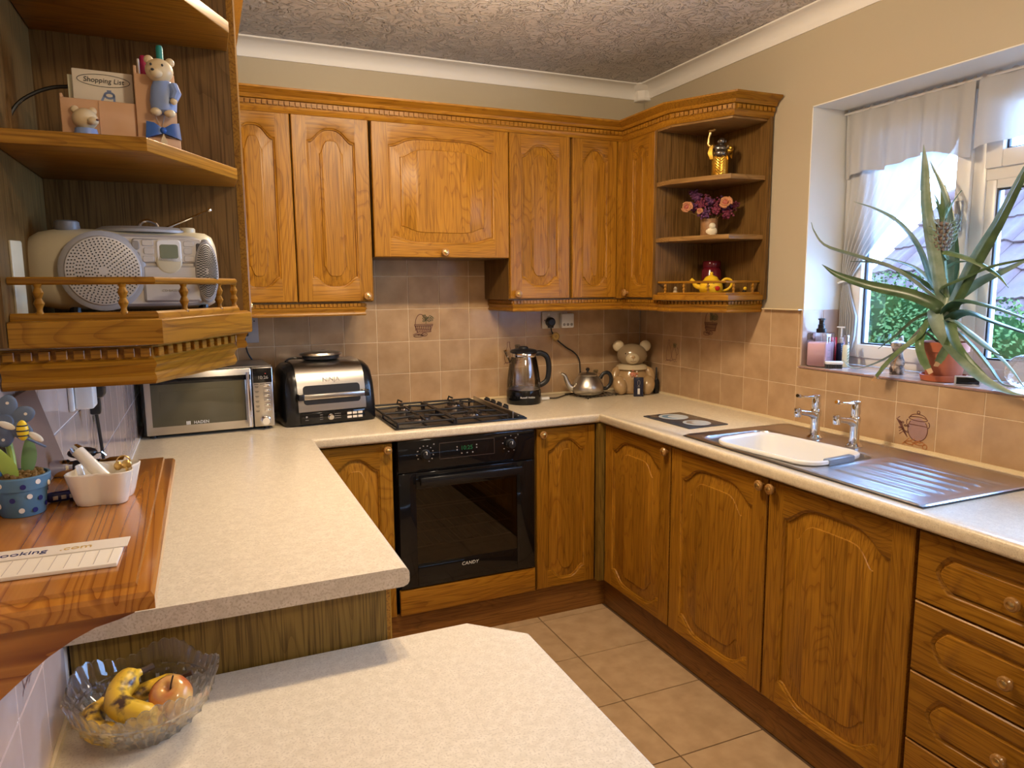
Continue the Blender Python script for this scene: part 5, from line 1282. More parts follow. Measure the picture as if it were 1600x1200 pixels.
bulge(.135, .172, .074, .111, .002, 'white_plastic', 'display_surround', .006, ct, y=-.0085); bulge(.140, .167, .081, .103, .0005, 'lcd', 'display', .004, ct, y=-.0105)
for x0, x1, z0, z1 in ((.115, .132, .100, .110), (.117, .132, .087, .098), (.115, .132, .075, .085), (.175, .191, .100, .109), (.175, .188, .088, .098), (.175, .191, .076, .086)): bulge(x0, x1, z0, z1, .001, 'silver_plastic', 'button', .003, ct, y=-.0085)
bulge(.101, .112, .094, .108, .001, 'label_grey', 'button', .004, ct, y=-.0085); bulge(.101, .112, .078, .091, .001, 'label_grey', 'button', .004, ct, y=-.0085); bulge(.194, .201, .080, .106, .001, 'dark_grey', 'button', .003, ct, y=-.0085)
MB().lathe([(.070, 0), (.070, .004), (.060, .009), (.001, .010)], 40, (.125, RD / 2 + .006, RH - .004), sy=.70).build('disc_lid', 'plate_grey', rd)
MB().lathe([(.017, 0), (.018, .004), (.017, .014), (.014, .016)], 24, (.018, RD / 2 - .012, RH - .005)).build('volume_knob', 'grey_plastic', rd)
MB().lathe([(.013, 0), (.013, .010), (.011, .012)], 20, (.190, RD / 2 - .010, RH - .006)).build('tuning_knob', 'cream_plastic', rd)
MB().tube(bez([(.120, .07, RH + .004), (.124, .07, RH + .014), (.134, .07, RH + .018), (.146, .07, RH + .014), (.150, .07, RH + .004)], 12), .0030, 8).build('handle', 'chrome', rd)
mb = MB(); mb.tube([(.150, .085, RH + .002), (.190, .080, RH + .020), (.232, .075, RH + .040)], [.0028, .0024, .0018], 8).ball((.233, .075, RH + .0405), .0035, n=10, m=8); mb.build('aerial', 'chrome', rd)
for x in (.02, RL - .02):
    for y in (.03, .09): MB().cyl(.008, -.008, .006, (x, y, 0), 10).build('foot', 'black_plastic', rd)
mb = MB(); mb.box(-.033, .020, .060, -.0315, .034, .074); mb.build('side_label', 'print_black', rd)
fl = thing('flat_panel', 'thin pale plastic panel leaning behind the left end of the radio', 'panel', (-2.409, -2.118, RB), radians(70))
MB().rbox(0, 0, 0, .026, .005, .108, .004).build('plate', 'cream_plastic', fl)

# ------------------------------------------------------------------ pine wall shelf and what stands on it
PZ = 1.200
ps = thing('pine_shelf', 'small varnished pine wall shelf with moulded edge at the left', 'shelf', (XL, -2.28, PZ))
px0, px1, py0, py1 = .001, .1965, -.300, .270
poly = [(px0, py0), (px1, py0), (px1, py1), (px0, py1)]
rings = [(0, -.022, 0), (0, -.010, 0), (.003, -.006, 1), (.010, -.004, 1), (.0145, -.003, 1), (.016, 0, 1)]
mb = MB(); mb.loft([[(x, y, z) for x, y in inset_poly(poly, [d, d, d, 0])] for d, z, _ in rings]); mb.build('board', 'pine', ps, smooth=.5)
cv = [(.001, -.022), (.180, -.022), (.178, -.028), (.165, -.032), (.146, -.036), (.128, -.044), (.108, -.056), (.085, -.074), (.062, -.094), (.040, -.112), (.018, -.122), (.001, -.125)]
br_ = MB().prism(cv[::-1], 0, .018, 'xz').build('bracket', 'pine_across', ps, (0, py0 + .012, 0)); twin(br_, ps, (0, py1 - .035, 0))
Z = PZ + .0003
card = thing('mauve_board', 'plain mauve board leaning on the wall behind the potted wooden flower', 'board', (-2.388, -2.005, Z))
mb = MB(); mb.M = Matrix.Rotation(-.26, 4, 'Y'); mb.rbox(-.004, -.235, 0.001, 0, 0, .128, .001); mb.build('panel', 'mauve_board', card)
fp = thing('wooden_flower_pot', 'blue spotted pot holding a painted wooden flower with a yellow bee', 'ornament', (-2.392, -2.275, Z))
fp.scale = (.74, .74, .74)
pot = MB().lathe([(.030, 0), (.0315, .002), (.0365, .044), (.0410, .045), (.0428, .064), (.0415, .066), (.0385, .066), (.037, .054), (.001, .054)], 36).build('pot', 'blue_pot', fp)
mb = MB(); mc = MB()
for i, (a, z) in enumerate(((-120, .056), (-75, .052), (-45, .057), (-100, .030), (-62, .034), (-35, .028), (-82, .012), (-50, .010), (-15, .050), (-10, .015), (-140, .020), (20, .035))):
    r = (.0372 if z < .045 else .0419) - (.045 - z) * .11 * (z < .045); m_ = (mb, mc)[i % 2]
    m_.M = Matrix.Rotation(radians(a), 4, 'Z'); m_.lathe([(.0042, 0), (.0042, .0006)], 12, (r, 0, z), axis='X')
    m_.M = None
stuff(mb.build('white_dots', 'paper', pot)); stuff(mc.build('navy_dots', 'deep_blue', pot))
mb = MB(); mb.ball((0, 0, .055), .038, .038, .012, 20, 10)
for k in range(60):
    a, r = random.uniform(0, 6.28), random.uniform(0, .034); mb.ball((r * cos(a), r * sin(a), .063 + random.uniform(0, .006)), .005, .004, .004, 6, 5)
mb.build('moss', 'moss', fp)
st = MB().tube(bez([(-.008, 0, .060), (-.010, .004, .10), (-.014, 0, .14), (-.010, -.004, .175)], 10), [.0055] * 11, 10).build('stem', 'leaf_wood', fp)
def flat_leaf(pts, w, mat, par, name, th=.004):
    P = bez(pts, 10); mb = MB(); R = []
    for i, p in enumerate(P):
        k = w * max(.08, sin(pi * min(1, .12 + .9 * i / 10)) ** .7); R.append([(p.x - k, p.y, p.z), (p.x, p.y - th / 2, p.z), (p.x + k, p.y, p.z), (p.x, p.y + th / 2, p.z)])
    mb.loft(R); return mb.build(name, mat, par)
flat_leaf([(-.006, -.016, .058), (-.012, -.018, .085), (-.024, -.018, .118)], .012, 'leaf_wood', fp, 'leaf')
flat_leaf([(.008, .006, .060), (.014, .008, .095), (.016, .008, .130)], .011, 'leaf_wood_dark', fp, 'leaf')
hd = MB().lathe([(.010, -.004), (.012, 0), (.010, .004)], 20, (-.010, -.008, .155), axis='y').build('flower_centre', 'blue_grey', fp)
for k in range(6):
    a = radians(20 + 60 * k); mb = MB(); mb.M = Matrix.Translation((-.010 + .024 * cos(a), -.006, .155 + .024 * sin(a))) @ Matrix.Rotation(-a, 4, 'Y'); mb.ball((0, 0, 0), .019, .004, .014, 16, 8); mb.M = None
    p_ = mb.build('petal', 'blue_grey', fp)
    dt = MB().lathe([(.0024, 0), (.0024, .0006)], 10, (-.010 + .030 * cos(a), -.0098, .155 + .030 * sin(a)), axis='y').build('white_dot', 'paper', p_)
be = MB().ball((.016, -.030, .142), .0085, .0080, .0165, 16, 12).build('bee_body', 'bee_yellow', fp)
mb = MB()
for z in (-.008, 0, .008): mb.lathe([(.0088 * sqrt(1 - (z / .0165) ** 2), -.0011), (.0088 * sqrt(1 - (z / .0165) ** 2), .0011)], 16, (.016, -.030, .142 + z), sy=.96)
mb.build('stripes', 'print_black', be)
for s, q in ((-1, (-.004, -.032, .152)), (1, (.033, -.030, .130))):
    mb = MB(); mb.M = Matrix.Translation(q) @ Matrix.Rotation(.7 if s > 0 else .5, 4, 'Y'); mb.ball((0, 0, 0), .0125, .0025, .0055, 14, 8); mb.M = None; mb.build('wing', 'bee_wing', be)
MB().tube([(.016, -.026, .130), (.040, -.004, .108)], .0020, 6).build('bee_wire', 'blue_grey', fp)
cp_ = thing('ceramic_pot', 'small white square ceramic pot with concave corners holding odds and ends', 'pot', (-2.306, -2.255, Z), radians(38))
cp_.scale = (.96, .96, .76)
def quat(r, k): return [(r * (1 - k * (.5 - .5 * cos(4 * a))) * cos(a), r * (1 - k * (.5 - .5 * cos(4 * a))) * sin(a)) for a in [2 * pi * i / 48 for i in range(48)]]
rg = [(.036, 0), (.038, .002), (.041, .012), (.0495, .052), (.0500, .055), (.0485, .056), (.0470, .055), (.0465, .052), (.038, .012), (.034, .006)]
MB().loft([[(x, y, z) for x, y in quat(r, .30)] for r, z in rg]).build('bowl', 'ceramic', cp_, smooth=.9)
lt_ = thing('clicker_pen', 'thick silver and white pen propped in the white ceramic pot', 'pen', (-2.300, -2.270, Z + .0065))
mb = MB(); mb.tube([(.014, -.006, .006), (-.016, .012, .038), (-.034, .024, .058)], [.0075, .0080, .0078], 14); mb.build('barrel', 'ceramic', lt_)
MB().tube([(-.034, .024, .058), (-.039, .027, .063)], [.0082, .0060], 14).build('cap', 'chrome', lt_)
cd = thing('card_scrap', 'grey card scrap sticking out of the white ceramic pot', 'card', (-2.318, -2.262, Z + .0065), .4)
mb = MB(); mb.M = Matrix.Rotation(.45, 4, 'Y'); mb.rbox(-.012, 0, 0, .012, 0.0015, .044, .0005); mb.build('sheet', 'wall_plate', cd)
ky = thing('key_ring', 'bunch of small brass and steel keys in the white ceramic pot', 'keys', (-2.284, -2.252, Z + .034))
mb = MB(); mb.tube([(.008 * cos(a), .004, .012 + .008 * sin(a)) for a in [2 * pi * k / 16 for k in range(17)]], .001, 6); mb.ball((.004, -.004, .010), .006, .002, .006, 10, 8).ball((-.006, 0, .008), .005, .002, .006, 10, 8).tube([(.004, -.004, .006), (.006, -.006, -.010)], .002, 6); mb.build('keys', 'brass', ky)
tr = thing('torch', 'small silver torch lying on the pine shelf behind the white pot', 'torch', (-2.392, -2.098, Z + .0125), radians(-6))
mb = MB(); mb.lathe([(.0115, 0), (.0125, .002), (.0125, .022), (.0100, .025), (.0098, .070), (.0122, .076), (.0122, .094), (.0110, .096)], 20, axis='X'); mb.build('barrel', 'chrome', tr)
MB().lathe([(.0104, .030), (.0104, .064)], 20, axis='X').build('grip', 'black_plastic', tr)
gd = thing('black_pouch', 'small black rounded gadget lying on the silver torch', 'gadget', (-2.352, -2.092, Z + .0215), radians(-6))
MB().ball((0, 0, .010), .020, .012, .0085, 18, 10).build('case', 'black_plastic', gd); MB().tube([(.018, 0, .008), (.026, -.003, .010), (.030, 0, .004)], .0012, 6).build('loop', 'chrome', gd)
kn = thing('pocket_knife', 'dark blue pocket knife beside the spotted pot', 'penknife', (-2.352, -2.236, Z), radians(14))
MB().rbox(-.024, -.007, 0, .030, .007, .013, .006, seg=3).build('handle', 'deep_blue', kn); mb = MB()
for k in range(4): mb.rbox(-.016 + k * .009, -.0073, .004, -.0105 + k * .009, -.0068, .009, .0002)
mb.build('printed_mark', 'silver_plastic', kn)
np_ = thing('notepad', 'long narrow notepad with printed band at the front of the pine shelf', 'notepad', (-2.425, -2.512, Z), radians(-1.5))
MB().rbox(0, 0, 0, .156, .070, .004, .0008).build('paper_block', 'paper', np_)
MB().rbox(-.002, .046, .004, .160, .076, .0052, .0004).build('printed_band', 'paper_band', np_)
text('Booking', .015, 'deep_blue', np_, (.062, .060, .0053), (0, 0, 0), name='lettering', extrude=.0002); text('.com', .015, 'amber_tag', np_, (.112, .060, .0053), (0, 0, 0), name='lettering', extrude=.0002)
strokes_ = MB()
for k in range(12): strokes_.box(.010 + k * .0125, .004, .0041, .0106 + k * .0125, .044, .0043)
strokes_.build('ruled_lines', 'paper_line', np_)

# ------------------------------------------------------------------ glass bowl with fruit
gb = thing('cut_glass_bowl', 'scalloped cut glass fruit bowl on the low table', 'bowl', (-2.304, -2.050, .7505))
gb.scale = (.95, .95, .92)
NS = 200
def ring(r, z, sc=0.0, ri=0.0):
    out = []
    for i in range(NS):
        a = 2 * pi * i / NS; w_ = abs(cos(2.5 * a)) ; lift = sc * (.5 + .5 * cos(5 * a)); sw = ri * abs(sin(a * 20)) 
        out.append(((r + lift * .25) * cos(a), (r + lift * .25) * sin(a), z + lift + sw))
    return out
def facet(r, z, d, n_=20, ph=0): 
    out = []
    for i in range(NS):
        a = 2 * pi * i / NS; k = abs(((a * n_ / (2 * pi) + ph) % 1) - .5) * 2; out.append(((r + d * k) * cos(a), (r + d * k) * sin(a), z))
    return out
outer = [ring(.050, 0), ring(.054, .003), facet(.058, .008, .007), facet(.068, .018, .010, 20, .5), facet(.079, .030, .012), facet(.089, .042, .012, 20, .5), facet(.098, .054, .010), facet(.106, .063, .004, 20, .5), ring(.109, .067), ring(.1085, .070), facet(.1105, .074, .003, 40), ring(.114, .080, .010, .002), ring(.118, .087, .021, .0055)]
inner = [ring(.1150, .087, .021, .0055), ring(.1065, .074, .004), ring(.1025, .062), ring(.092, .046), ring(.076, .028), ring(.058, .015), ring(.030, .010)]
MB().loft(outer + inner).build('bowl', 'crystal', gb, smooth=.12)
def banana(label, pts, r, loc, rz):
    t = thing('banana', label, 'banana', loc, rz); P = bez(pts, 20); n_ = 20
    R = [r * (.30 if i == 0 else .55 if i == 1 else .85 if i == 2 else 1.0 if i < 16 else (.92, .78, .55, .36, .30)[i - 16]) for i in range(21)]
    MB().tube(P, R, 7).build('skin', 'banana_skin', t, smooth=1.2)
    d = (P[-1] - P[-2]).normalized(); MB().tube([P[-1], P[-1] + d * .010, P[-1] + d * .020], [r * .30, r * .26, r * .30], 7).build('stalk', 'apple_stem', t)
    MB().ball(tuple(P[0]), r * .34, n=8, m=6).build('tip', 'apple_stem', t); return t
banana('front banana curving over the fruit, freckled yellow', [(.046, -.042, .004), (.016, -.034, .014), (-.012, -.014, .022), (-.020, .016, .030), (-.004, .046, .040), (.012, .056, .042)], .0205, (-2.322, -2.052, .750 + .036), 0)
banana('banana lying behind at the left of the bowl', [(.010, -.052, .006), (-.012, -.036, .004), (-.026, -.008, .004), (-.024, .024, .008), (-.010, .050, .016)], .018, (-2.352, -2.050, .750 + .030), .12)
banana('blackened banana end at the back of the bowl', [(-.040, .012, .000), (-.012, .018, .006), (.020, .018, .010), (.044, .008, .018)], .015, (-2.292, -2.012, .750 + .036), .2)
ap = thing('apple', 'red and yellow apple beside the bananas in the glass bowl', 'apple', (-2.264, -2.046, .750 + .048))
MB().lathe([(.001, -.024), (.010, -.027), (.022, -.024), (.032, -.010), (.034, .004), (.030, .020), (.020, .029), (.010, .030), (.005, .025), (.001, .021)], 28).build('fruit', 'apple_skin', ap, (0, 0, 0), (radians(28), radians(-10), 0), smooth=1.2)
MB().tube(bez([(0, -.012, .020), (.002, -.016, .032), (.006, -.016, .046)], 6), .0014, 6).build('stem', 'apple_stem', ap)
# ------------------------------------------------------------------ things on the open end shelves by the window
bu = thing('buddha_figurine', 'gilt and pewter standing laughing buddha figurine on the top open shelf', 'figurine', (-.122, -.770, 1.9132), radians(-38))
bu.scale = (1.30, 1.24, 1.05)
mb = MB(); mb.lathe([(.030, 0), (.032, .004), (.028, .010), (.024, .014)], 24, sy=.8); mb.build('base', 'pewter', bu)
MB().lathe([(.024, .010), (.027, .016), (.026, .050), (.027, .080), (.024, .094), (.016, .100)], 24, sy=.8).build('robe', 'gold', bu)
mb = MB()
for k in range(6): mb.tube([(-.014, -.0205, .090 - k * .011), (-.006, -.0235, .078 - k * .011), (.002, -.0240, .074 - k * .011), (.012, -.0222, .086 - k * .011)], .0022, 6)
mb.build('robe_folds', 'gold', bu)
MB().ball((.000, -.010, .100), .022, .021, .019, 20, 14).ball((0, 0, .122), .024, .016, .018, 18, 12).build('torso', 'pewter', bu)
h_ = MB().ball((.004, -.002, .150), .0115, .0115, .0135, 18, 12).build('head', 'pewter', bu)
mb = MB(); mb.ball((-.007, -.002, .149), .003, .003, .006, 8, 6).ball((.015, -.002, .149), .003, .003, .006, 8, 6); mb.ball((.004, -.0135, .149), .003, .003, .003, 8, 6); mb.build('ears_and_nose', 'pewter', h_)
MB().tube(bez([(-.020, 0, .130), (-.036, -.002, .136), (-.038, -.004, .160), (-.033, -.004, .186)], 12), [.010, .010, .0095, .009, .008, .006, .0055, .005, .0045, .004, .004, .0045, .005], 10).build('raised_arm', 'brass', bu)
mb = MB(); mb.ball((-.030, -.004, .192), .011, .008, .006, 12, 8).ball((-.022, -.004, .196), .006, .005, .005, 8, 6); mb.build('ingot', 'brass', bu)
mb = MB(); mb.loft([[(-.026, .002, .136), (-.036, .0, .128), (-.034, -.012, .128), (-.024, -.010, .136)], [(-.026, .004, .105), (-.042, .0, .104), (-.040, -.014, .104), (-.026, -.012, .106)], [(-.022, .002, .078), (-.034, .0, .080), (-.032, -.010, .080), (-.022, -.010, .080)]]); mb.build('sleeve', 'gold', bu)
mb = MB(); mb.tube(bez([(.022, 0, .128), (.034, -.006, .116), (.030, -.018, .106)], 8), [.010, .010, .0095, .009, .008, .007, .007, .006, .006], 10); mb.ball((.028, -.020, .108), .009, n=12, m=8); mb.loft([[(.030, 0, .124), (.040, 0, .118), (.038, -.010, .118)], [(.030, 0, .090), (.038, 0, .076), (.036, -.008, .078)]]); mb.build('arm_and_sleeve', 'gold', bu)
mb = MB()
for k in range(14): a = pi + pi * k / 13; mb.ball((.004 + .020 * cos(a), -.016 + .0 * k, .128 + .016 * sin(a)), .0026, n=8, m=6)
mb.build('beads', 'pewter', bu)
bo = thing('dark_bottle', 'small black bottle standing behind the gilt figurine', 'bottle', (-.085, -.722, 1.9132))
MB().lathe([(.016, 0), (.017, .003), (.017, .050), (.010, .058), (.010, .062)], 20).build('glass', 'navy', bo); MB().lathe([(.0125, .062), (.0125, .084), (.010, .086)], 20).build('cap', 'black_plastic', bo)

vs = thing('owl_mug', 'small mug painted with an owl holding dried flowers on the middle open shelf', 'mug', (-.150, -.745, 1.6742), radians(-38))
mb = MB(); mb.lathe([(.034, 0), (.036, .003), (.036, .074), (.035, .076), (.033, .075), (.033, .006), (.001, .005)], 28); mb.build('mug', 'owl_brown', vs)
MB().ball((.008, -.026, .022), .026, .0135, .022, 18, 12).ball((.012, -.032, .044), .015, .009, .014, 16, 10).build('painted_owl', 'owl_white', vs)
mb = MB(); mb.ball((.010, -.0385, .043), .0028, .0016, .003, 8, 6).ball((.020, -.0375, .043), .0028, .0016, .003, 8, 6); mb.build('owl_eyes', 'print_black', vs)
df = thing('dried_flowers', 'bunch of dried purple flowers and two faded roses in the owl mug', 'flowers', (-.150, -.745, 1.6820), radians(-38))
df.scale = (1.15, 1.1, 1.06)
rnd = random.Random(11); mb = MB()
heads = [(-.060, -.020, .110), (-.030, -.030, .120), (0, -.020, .128), (.030, -.010, .122), (.060, -.010, .100), (.085, 0, .112), (-.045, .010, .150), (-.010, .010, .140), (.050, .015, .135), (.020, -.035, .095), (-.020, -.040, .085), (.062, -.025, .078), (-.055, .020, .165)]
for h in heads: mb.tube(bez([(0, 0, .0), (h[0] * .25, h[1] * .25, .065), h], 6), .0012, 5)
for s in (-1, 1): mb.tube(bez([(0, 0, .01), (s * .030, -.010, .068), (s * .075, -.02, .092), (s * .095, -.02, .105)], 8), .0012, 5)
mb.build('stalks', 'stalk', df)
for i, h in enumerate(heads):
    mb = MB()
    for k in range(34):
        d = Vector((rnd.gauss(0, 1), rnd.gauss(0, 1), rnd.gauss(0, 1))).normalized(); p = Vector(h) + d * rnd.uniform(.008, .024); a = d.orthogonal().normalized() * .006; b = d.cross(a).normalized() * .006
        mb.loft([[p - a, p - b, p + a, p + b], [p + d * .006 - a * .5, p + d * .006 - b * .5, p + d * .006 + a * .5, p + d * .006 + b * .5]])
    mb.ball(h, .014, n=10, m=8)
    mb.build('flower_head', ('dry_purple', 'dry_wine')[i % 2], df, smooth=0)
def rose(c, r, rot):
    t = MB().ball((0, 0, 0), r * .55, r * .5, r * .55, 12, 8).build('rose', 'dry_rose_dark', df, c, rot)
    for k in range(9):
        a = k * 2.4; rr = r * (.35 + .07 * k); mb = MB(); R = []
        for j in range(5):
            aa = a - .75 + 1.5 * j / 4; R.append([(rr * .55 * cos(aa), -.2 * r, rr * .55 * sin(aa)), (rr * cos(aa), -.55 * r + .02 * k * r, rr * sin(aa)), (rr * 1.12 * cos(aa), -.60 * r + .05 * k * r, rr * 1.12 * sin(aa)), (rr * 1.0 * cos(aa), -.45 * r + .03 * k * r, rr * 1.0 * sin(aa))])
        mb.loft(R); mb.build('petal', 'dry_rose', t)
rose((-.084, -.045, .112), .024, (.2, 0, .3)); rose((.056, -.050, .122), .026, (-.2, 0, -.2)); rose((-.036, -.058, .092), .013, (.2, 0, 0))

tb_ = thing('red_jar', 'dark red lidded jar behind the yellow teapot', 'jar', (-.085, -.690, 1.4284))
MB().lathe([(.040, 0), (.044, .004), (.044, .104), (.038, .114), (.036, .118)], 28).build('glass', 'maroon', tb_); MB().lathe([(.039, .118), (.040, .122), (.040, .140), (.036, .146), (.001, .147)], 28).build('lid', 'maroon', tb_)
yt = thing('yellow_teapot', 'small yellow smiling ceramic teapot behind the little gallery rail', 'teapot', (-.150, -.770, 1.4284), radians(-38))
MB().lathe([(.034, 0), (.044, .003), (.050, .018), (.050, .034), (.044, .052), (.034, .062), (.028, .066)], 30).build('pot', 'yellow_glaze', yt)
MB().lathe([(.030, .064), (.030, .068), (.024, .076), (.010, .081), (.006, .084), (.008, .090), (.006, .096), (.001, .097)], 24).build('lid', 'yellow_glaze', yt)
MB().tube(bez([(-.040, 0, .030), (-.062, 0, .036), (-.074, 0, .054), (-.086, 0, .066)], 10), [.012, .012, .011, .0105, .010, .0095, .009, .009, .0085, .008, .008], 10).build('spout', 'yellow_glaze', yt)
MB().tube(bez([(.040, 0, .052), (.060, 0, .066), (.082, 0, .060), (.084, 0, .038), (.066, 0, .020), (.044, 0, .014)], 18), .0055, 10).build('handle', 'yellow_glaze', yt)
mb = MB(); mb.ball((-.016, -.0445, .048), .0028, .002, .0032, 8, 6).ball((.010, -.0455, .048), .0028, .002, .0032, 8, 6); mb.tube([(-.024 + .0042 * k, -.0475 - .001 * sin(pi * k / 10), .034 - .010 * sin(pi * k / 10)) for k in range(11)], .0009, 5); mb.build('painted_face', 'print_brown', yt)
MB().ball((.026, -.046, .026), .011, .005, .010, 14, 10).build('red_heart', 'red_glaze', yt)
be_ = thing('bee_trinket', 'tiny yellow and black trinket at the right end of the gallery shelf', 'ornament', (-.052, -.868, 1.4284)); MB().ball((0, 0, .010), .010, .008, .010, 12, 8).build('body', 'black_gloss', be_); MB().ball((0, -.004, .024), .009, .007, .008, 12, 8).build('head', 'yellow_glaze', be_)
wt_ = thing('white_trinket', 'tiny pale trinket at the left end of the gallery shelf', 'ornament', (-.262, -.668, 1.4284)); MB().lathe([(.010, 0), (.012, .006), (.007, .018), (.009, .026), (.003, .034)], 14).build('body', 'bear_pale', wt_)

# ------------------------------------------------------------------ curtains
def drape(name, label, fn, nu, nv, mat, group=None, th=.0016):
    mb = MB(); f_ = []; 
    pts = [[Vector(fn(u / nu, v / nv)) for u in range(nu + 1)] for v in range(nv + 1)]
    mb.v = [tuple(p) for r in pts for p in r]; n_ = nu + 1
    mb.f = [(j * n_ + i, j * n_ + i + 1, (j + 1) * n_ + i + 1, (j + 1) * n_ + i) for j in range(nv) for i in range(nu)]; mb.m = [0] * len(mb.f)
    o = mb.build(name, mat, None, smooth=3.0)
    return tag(o, label, 'curtain', group)
def val(y0, y1, zb0, ph):
    def fn(u, v):
        a = .006 + .012 * v; y = y0 + (y1 - y0) * u
        x = .170 + a * (sin(u * 44 + ph + 1.2 * sin(u * 9 + ph)) * .6 + .5 * sin(u * 23 + ph * 2)) * (1 if v > .06 else .5)
        zb = zb0 - .014 * cos(u * 5 + ph) + .012 * sin(u * 11) + (.0 if u < .35 else .010)
        return (x, y, 2.128 + .006 * sin(u * 90) * (1 - v) + (zb - 2.128) * v)
    return fn
drape('valance', 'gathered cream valance panel over the left casement', val(-1.152, -1.664, 1.888, .4), 150, 14, 'valance_cloth')
drape('valance', 'gathered cream valance panel over the fanlight', val(-1.676, -2.36, 1.892, 2.1), 170, 14, 'valance_cloth')
tag(MB().tube([(.170, -1.146, 2.122), (.170, -2.944, 2.122)], .005, 8).build('curtain_wire', 'white_plastic'), 'white curtain wire across the top of the window', 'curtain rail')
def lace(u, v):
    z = 2.105 - .905 * v
    def yr(z):
        K = [(1.19, -1.215), (1.26, -1.232), (1.34, -1.235), (1.42, -1.205), (1.475, -1.188), (1.54, -1.235), (1.62, -1.300), (1.72, -1.400), (1.82, -1.500), (1.92, -1.590), (2.11, -1.655)]
        for (a, b), (c, d) in zip(K, K[1:]):
            if a <= z <= c: return b + (d - b) * (z - a) / (c - a)
        return K[-1][1]
    y0 = -1.150 - .012 * math.exp(-((z - 1.475) / .05) ** 2); y1 = yr(z); w_ = abs(y1 - y0)
    A = min(.016, .004 + .0016 / max(.02, w_)) 
    x = .194 - .006 * math.exp(-((z - 1.475) / .06) ** 2) + A * sin(u * 2 * pi * 8 + 2.5 * sin(u * 4)) * .55
    return (max(.186, min(x, .2015)), y0 + (y1 - y0) * u, z)
drape('net_curtain', 'white net curtain tied back at the left of the window', lace, 140, 70, 'net_cloth')
tie = tag(MB().tube([(.188 + .020 * cos(a), -1.170 + .024 * sin(a), 1.475 + .004 * sin(a * 2)) for a in [2 * pi * k / 20 for k in range(21)]], .0035, 8).build('curtain_tie', 'white_plastic'), 'white cord tie holding the net curtain back', 'curtain tie')

# ------------------------------------------------------------------ window sill
SZ = WZ0 + .0034
sd = thing('soap_dispenser', 'large square clear pump bottle of pink soap at the left of the sill', 'soap bottle', (.050, -1.196, SZ), radians(18))
MB().rbox(-.038, -.038, .002, .038, .038, .098, .008, seg=3).build('pink_soap', 'soap_pink', sd)
MB().rbox(-.0405, -.0405, 0, .0405, .0405, .134, .009, seg=3).build('bottle', 'clear_plastic', sd)
MB().lathe([(.018, .134), (.019, .136), (.019, .148), (.013, .150), (.013, .164), (.010, .166), (.010, .182), (.014, .184), (.014, .188), (.006, .190)], 20).tube([(0, 0, .185), (-.028, -.016, .185), (-.036, -.021, .180)], [.006, .0045, .0035], 8).build('pump', 'black_plastic', sd)
mb = MB()
for k, w_ in ((0, .014), (1, .010), (2, .018)): mb.box(-.024, -.0412, .066 - k * .014, -.024 + w_ * 1.2, -.0408, .0672 - k * .014)
mb.build('label_lettering', 'label_grey', sd)
rt = thing('red_tube', 'red cream tube standing beside the pink soap', 'tube', (.128, -1.188, SZ)); MB().lathe([(.013, 0), (.0135, .002), (.0135, .018)], 16).build('cap', 'red_glaze', rt)
mb = MB(); mb.loft([[(.0135 * cos(a) * (1 + .3 * k), .0135 * sin(a) * (1 - .95 * k), .018 + .094 * k) for a in [2 * pi * j / 16 for j in range(16)]] for k in (0, .3, .6, .9, 1)]); mb.build('tube', 'red_pack', rt)
strokes(rt, [[(-.004, .03 + .008 * k), (.006, .034 + .008 * k)] for k in range(7)], .002, 'maroon', y=-.0138)
nb = thing('navy_bottle', 'dark navy lotion bottle with speckled print beside the red tube', 'bottle', (.130, -1.226, SZ)); MB().rbox(-.019, -.012, 0, .019, .012, .092, .006).build('bottle', 'navy', nb); MB().lathe([(.010, .092), (.010, .110), (.008, .112)], 16).build('cap', 'silver_plastic', nb)
mb = MB(); r_ = random.Random(5)
for k in range(26): x, z = r_.uniform(-.015, .015), r_.uniform(.050, .086); mb.box(x, -.0125, z, x + .002, -.0119, z + .002)
mb.box(-.010, -.0125, .020, .008, -.0119, .0225); mb.build('print', 'print_white', nb)
sp_ = thing('spray_bottle', 'slim pale spray bottle with chrome cap standing on the sill', 'bottle', (.112, -1.262, SZ)); MB().lathe([(.012, 0), (.0125, .002), (.0125, .082), (.009, .088)], 18).build('bottle', 'cream_label', sp_); MB().lathe([(.0105, .088), (.0105, .122), (.009, .124)], 18).build('cap', 'chrome', sp_)
strokes(sp_, [[(-.004, .02 + .012 * k), (.004, .026 + .012 * k)] for k in range(5)], .003, 'leaf_wood_dark', y=-.0128)
wb_ = thing('white_stick', 'thin white stick with cross bar standing behind the bottles', 'holder', (.165, -1.190, SZ)); mb = MB(); mb.lathe([(.014, 0), (.014, .004), (.003, .008), (.003, .150)], 14); mb.tube([(0, .022, .150), (0, -.016, .150)], .003, 8); mb.build('stick', 'white_plastic', wb_)
sc = thing('scrubbing_brush', 'small white-backed scrubbing brush lying on the sill edge', 'brush', (.045, -1.268, SZ), radians(-40))
MB().rbox(-.032, -.017, .015, .032, .017, .027, .005).build('back', 'white_plastic', sc); mb = MB()
for i in range(9):
    for j in range(5): mb.cyl(.0026, 0, .016, (-.027 + i * .0068, -.012 + j * .006, 0), 6)
stuff(mb.build('bristles', 'dark_grey', sc))
ct_ = thing('mottled_ornament', 'small mottled brown ornament vase left of the plant pot', 'ornament', (.098, -1.500, SZ))
speckled('mottle', (.05, .03, .02), (.50, .42, .34), 45, .40, .58, .4)
MB().lathe([(.020, 0), (.024, .002), (.025, .018), (.021, .030), (.024, .034), (.024, .048), (.019, .060), (.016, .078), (.020, .092), (.026, .102), (.024, .112), (.010, .120)], 18).build('vase', 'mottle', ct_)
MB().tube(bez([(.004, 0, .105), (.014, .0, .125), (.024, .004, .134)], 6), [.011, .010, .009, .008, .006, .005, .003], 10).build('neck', 'mottle', ct_)
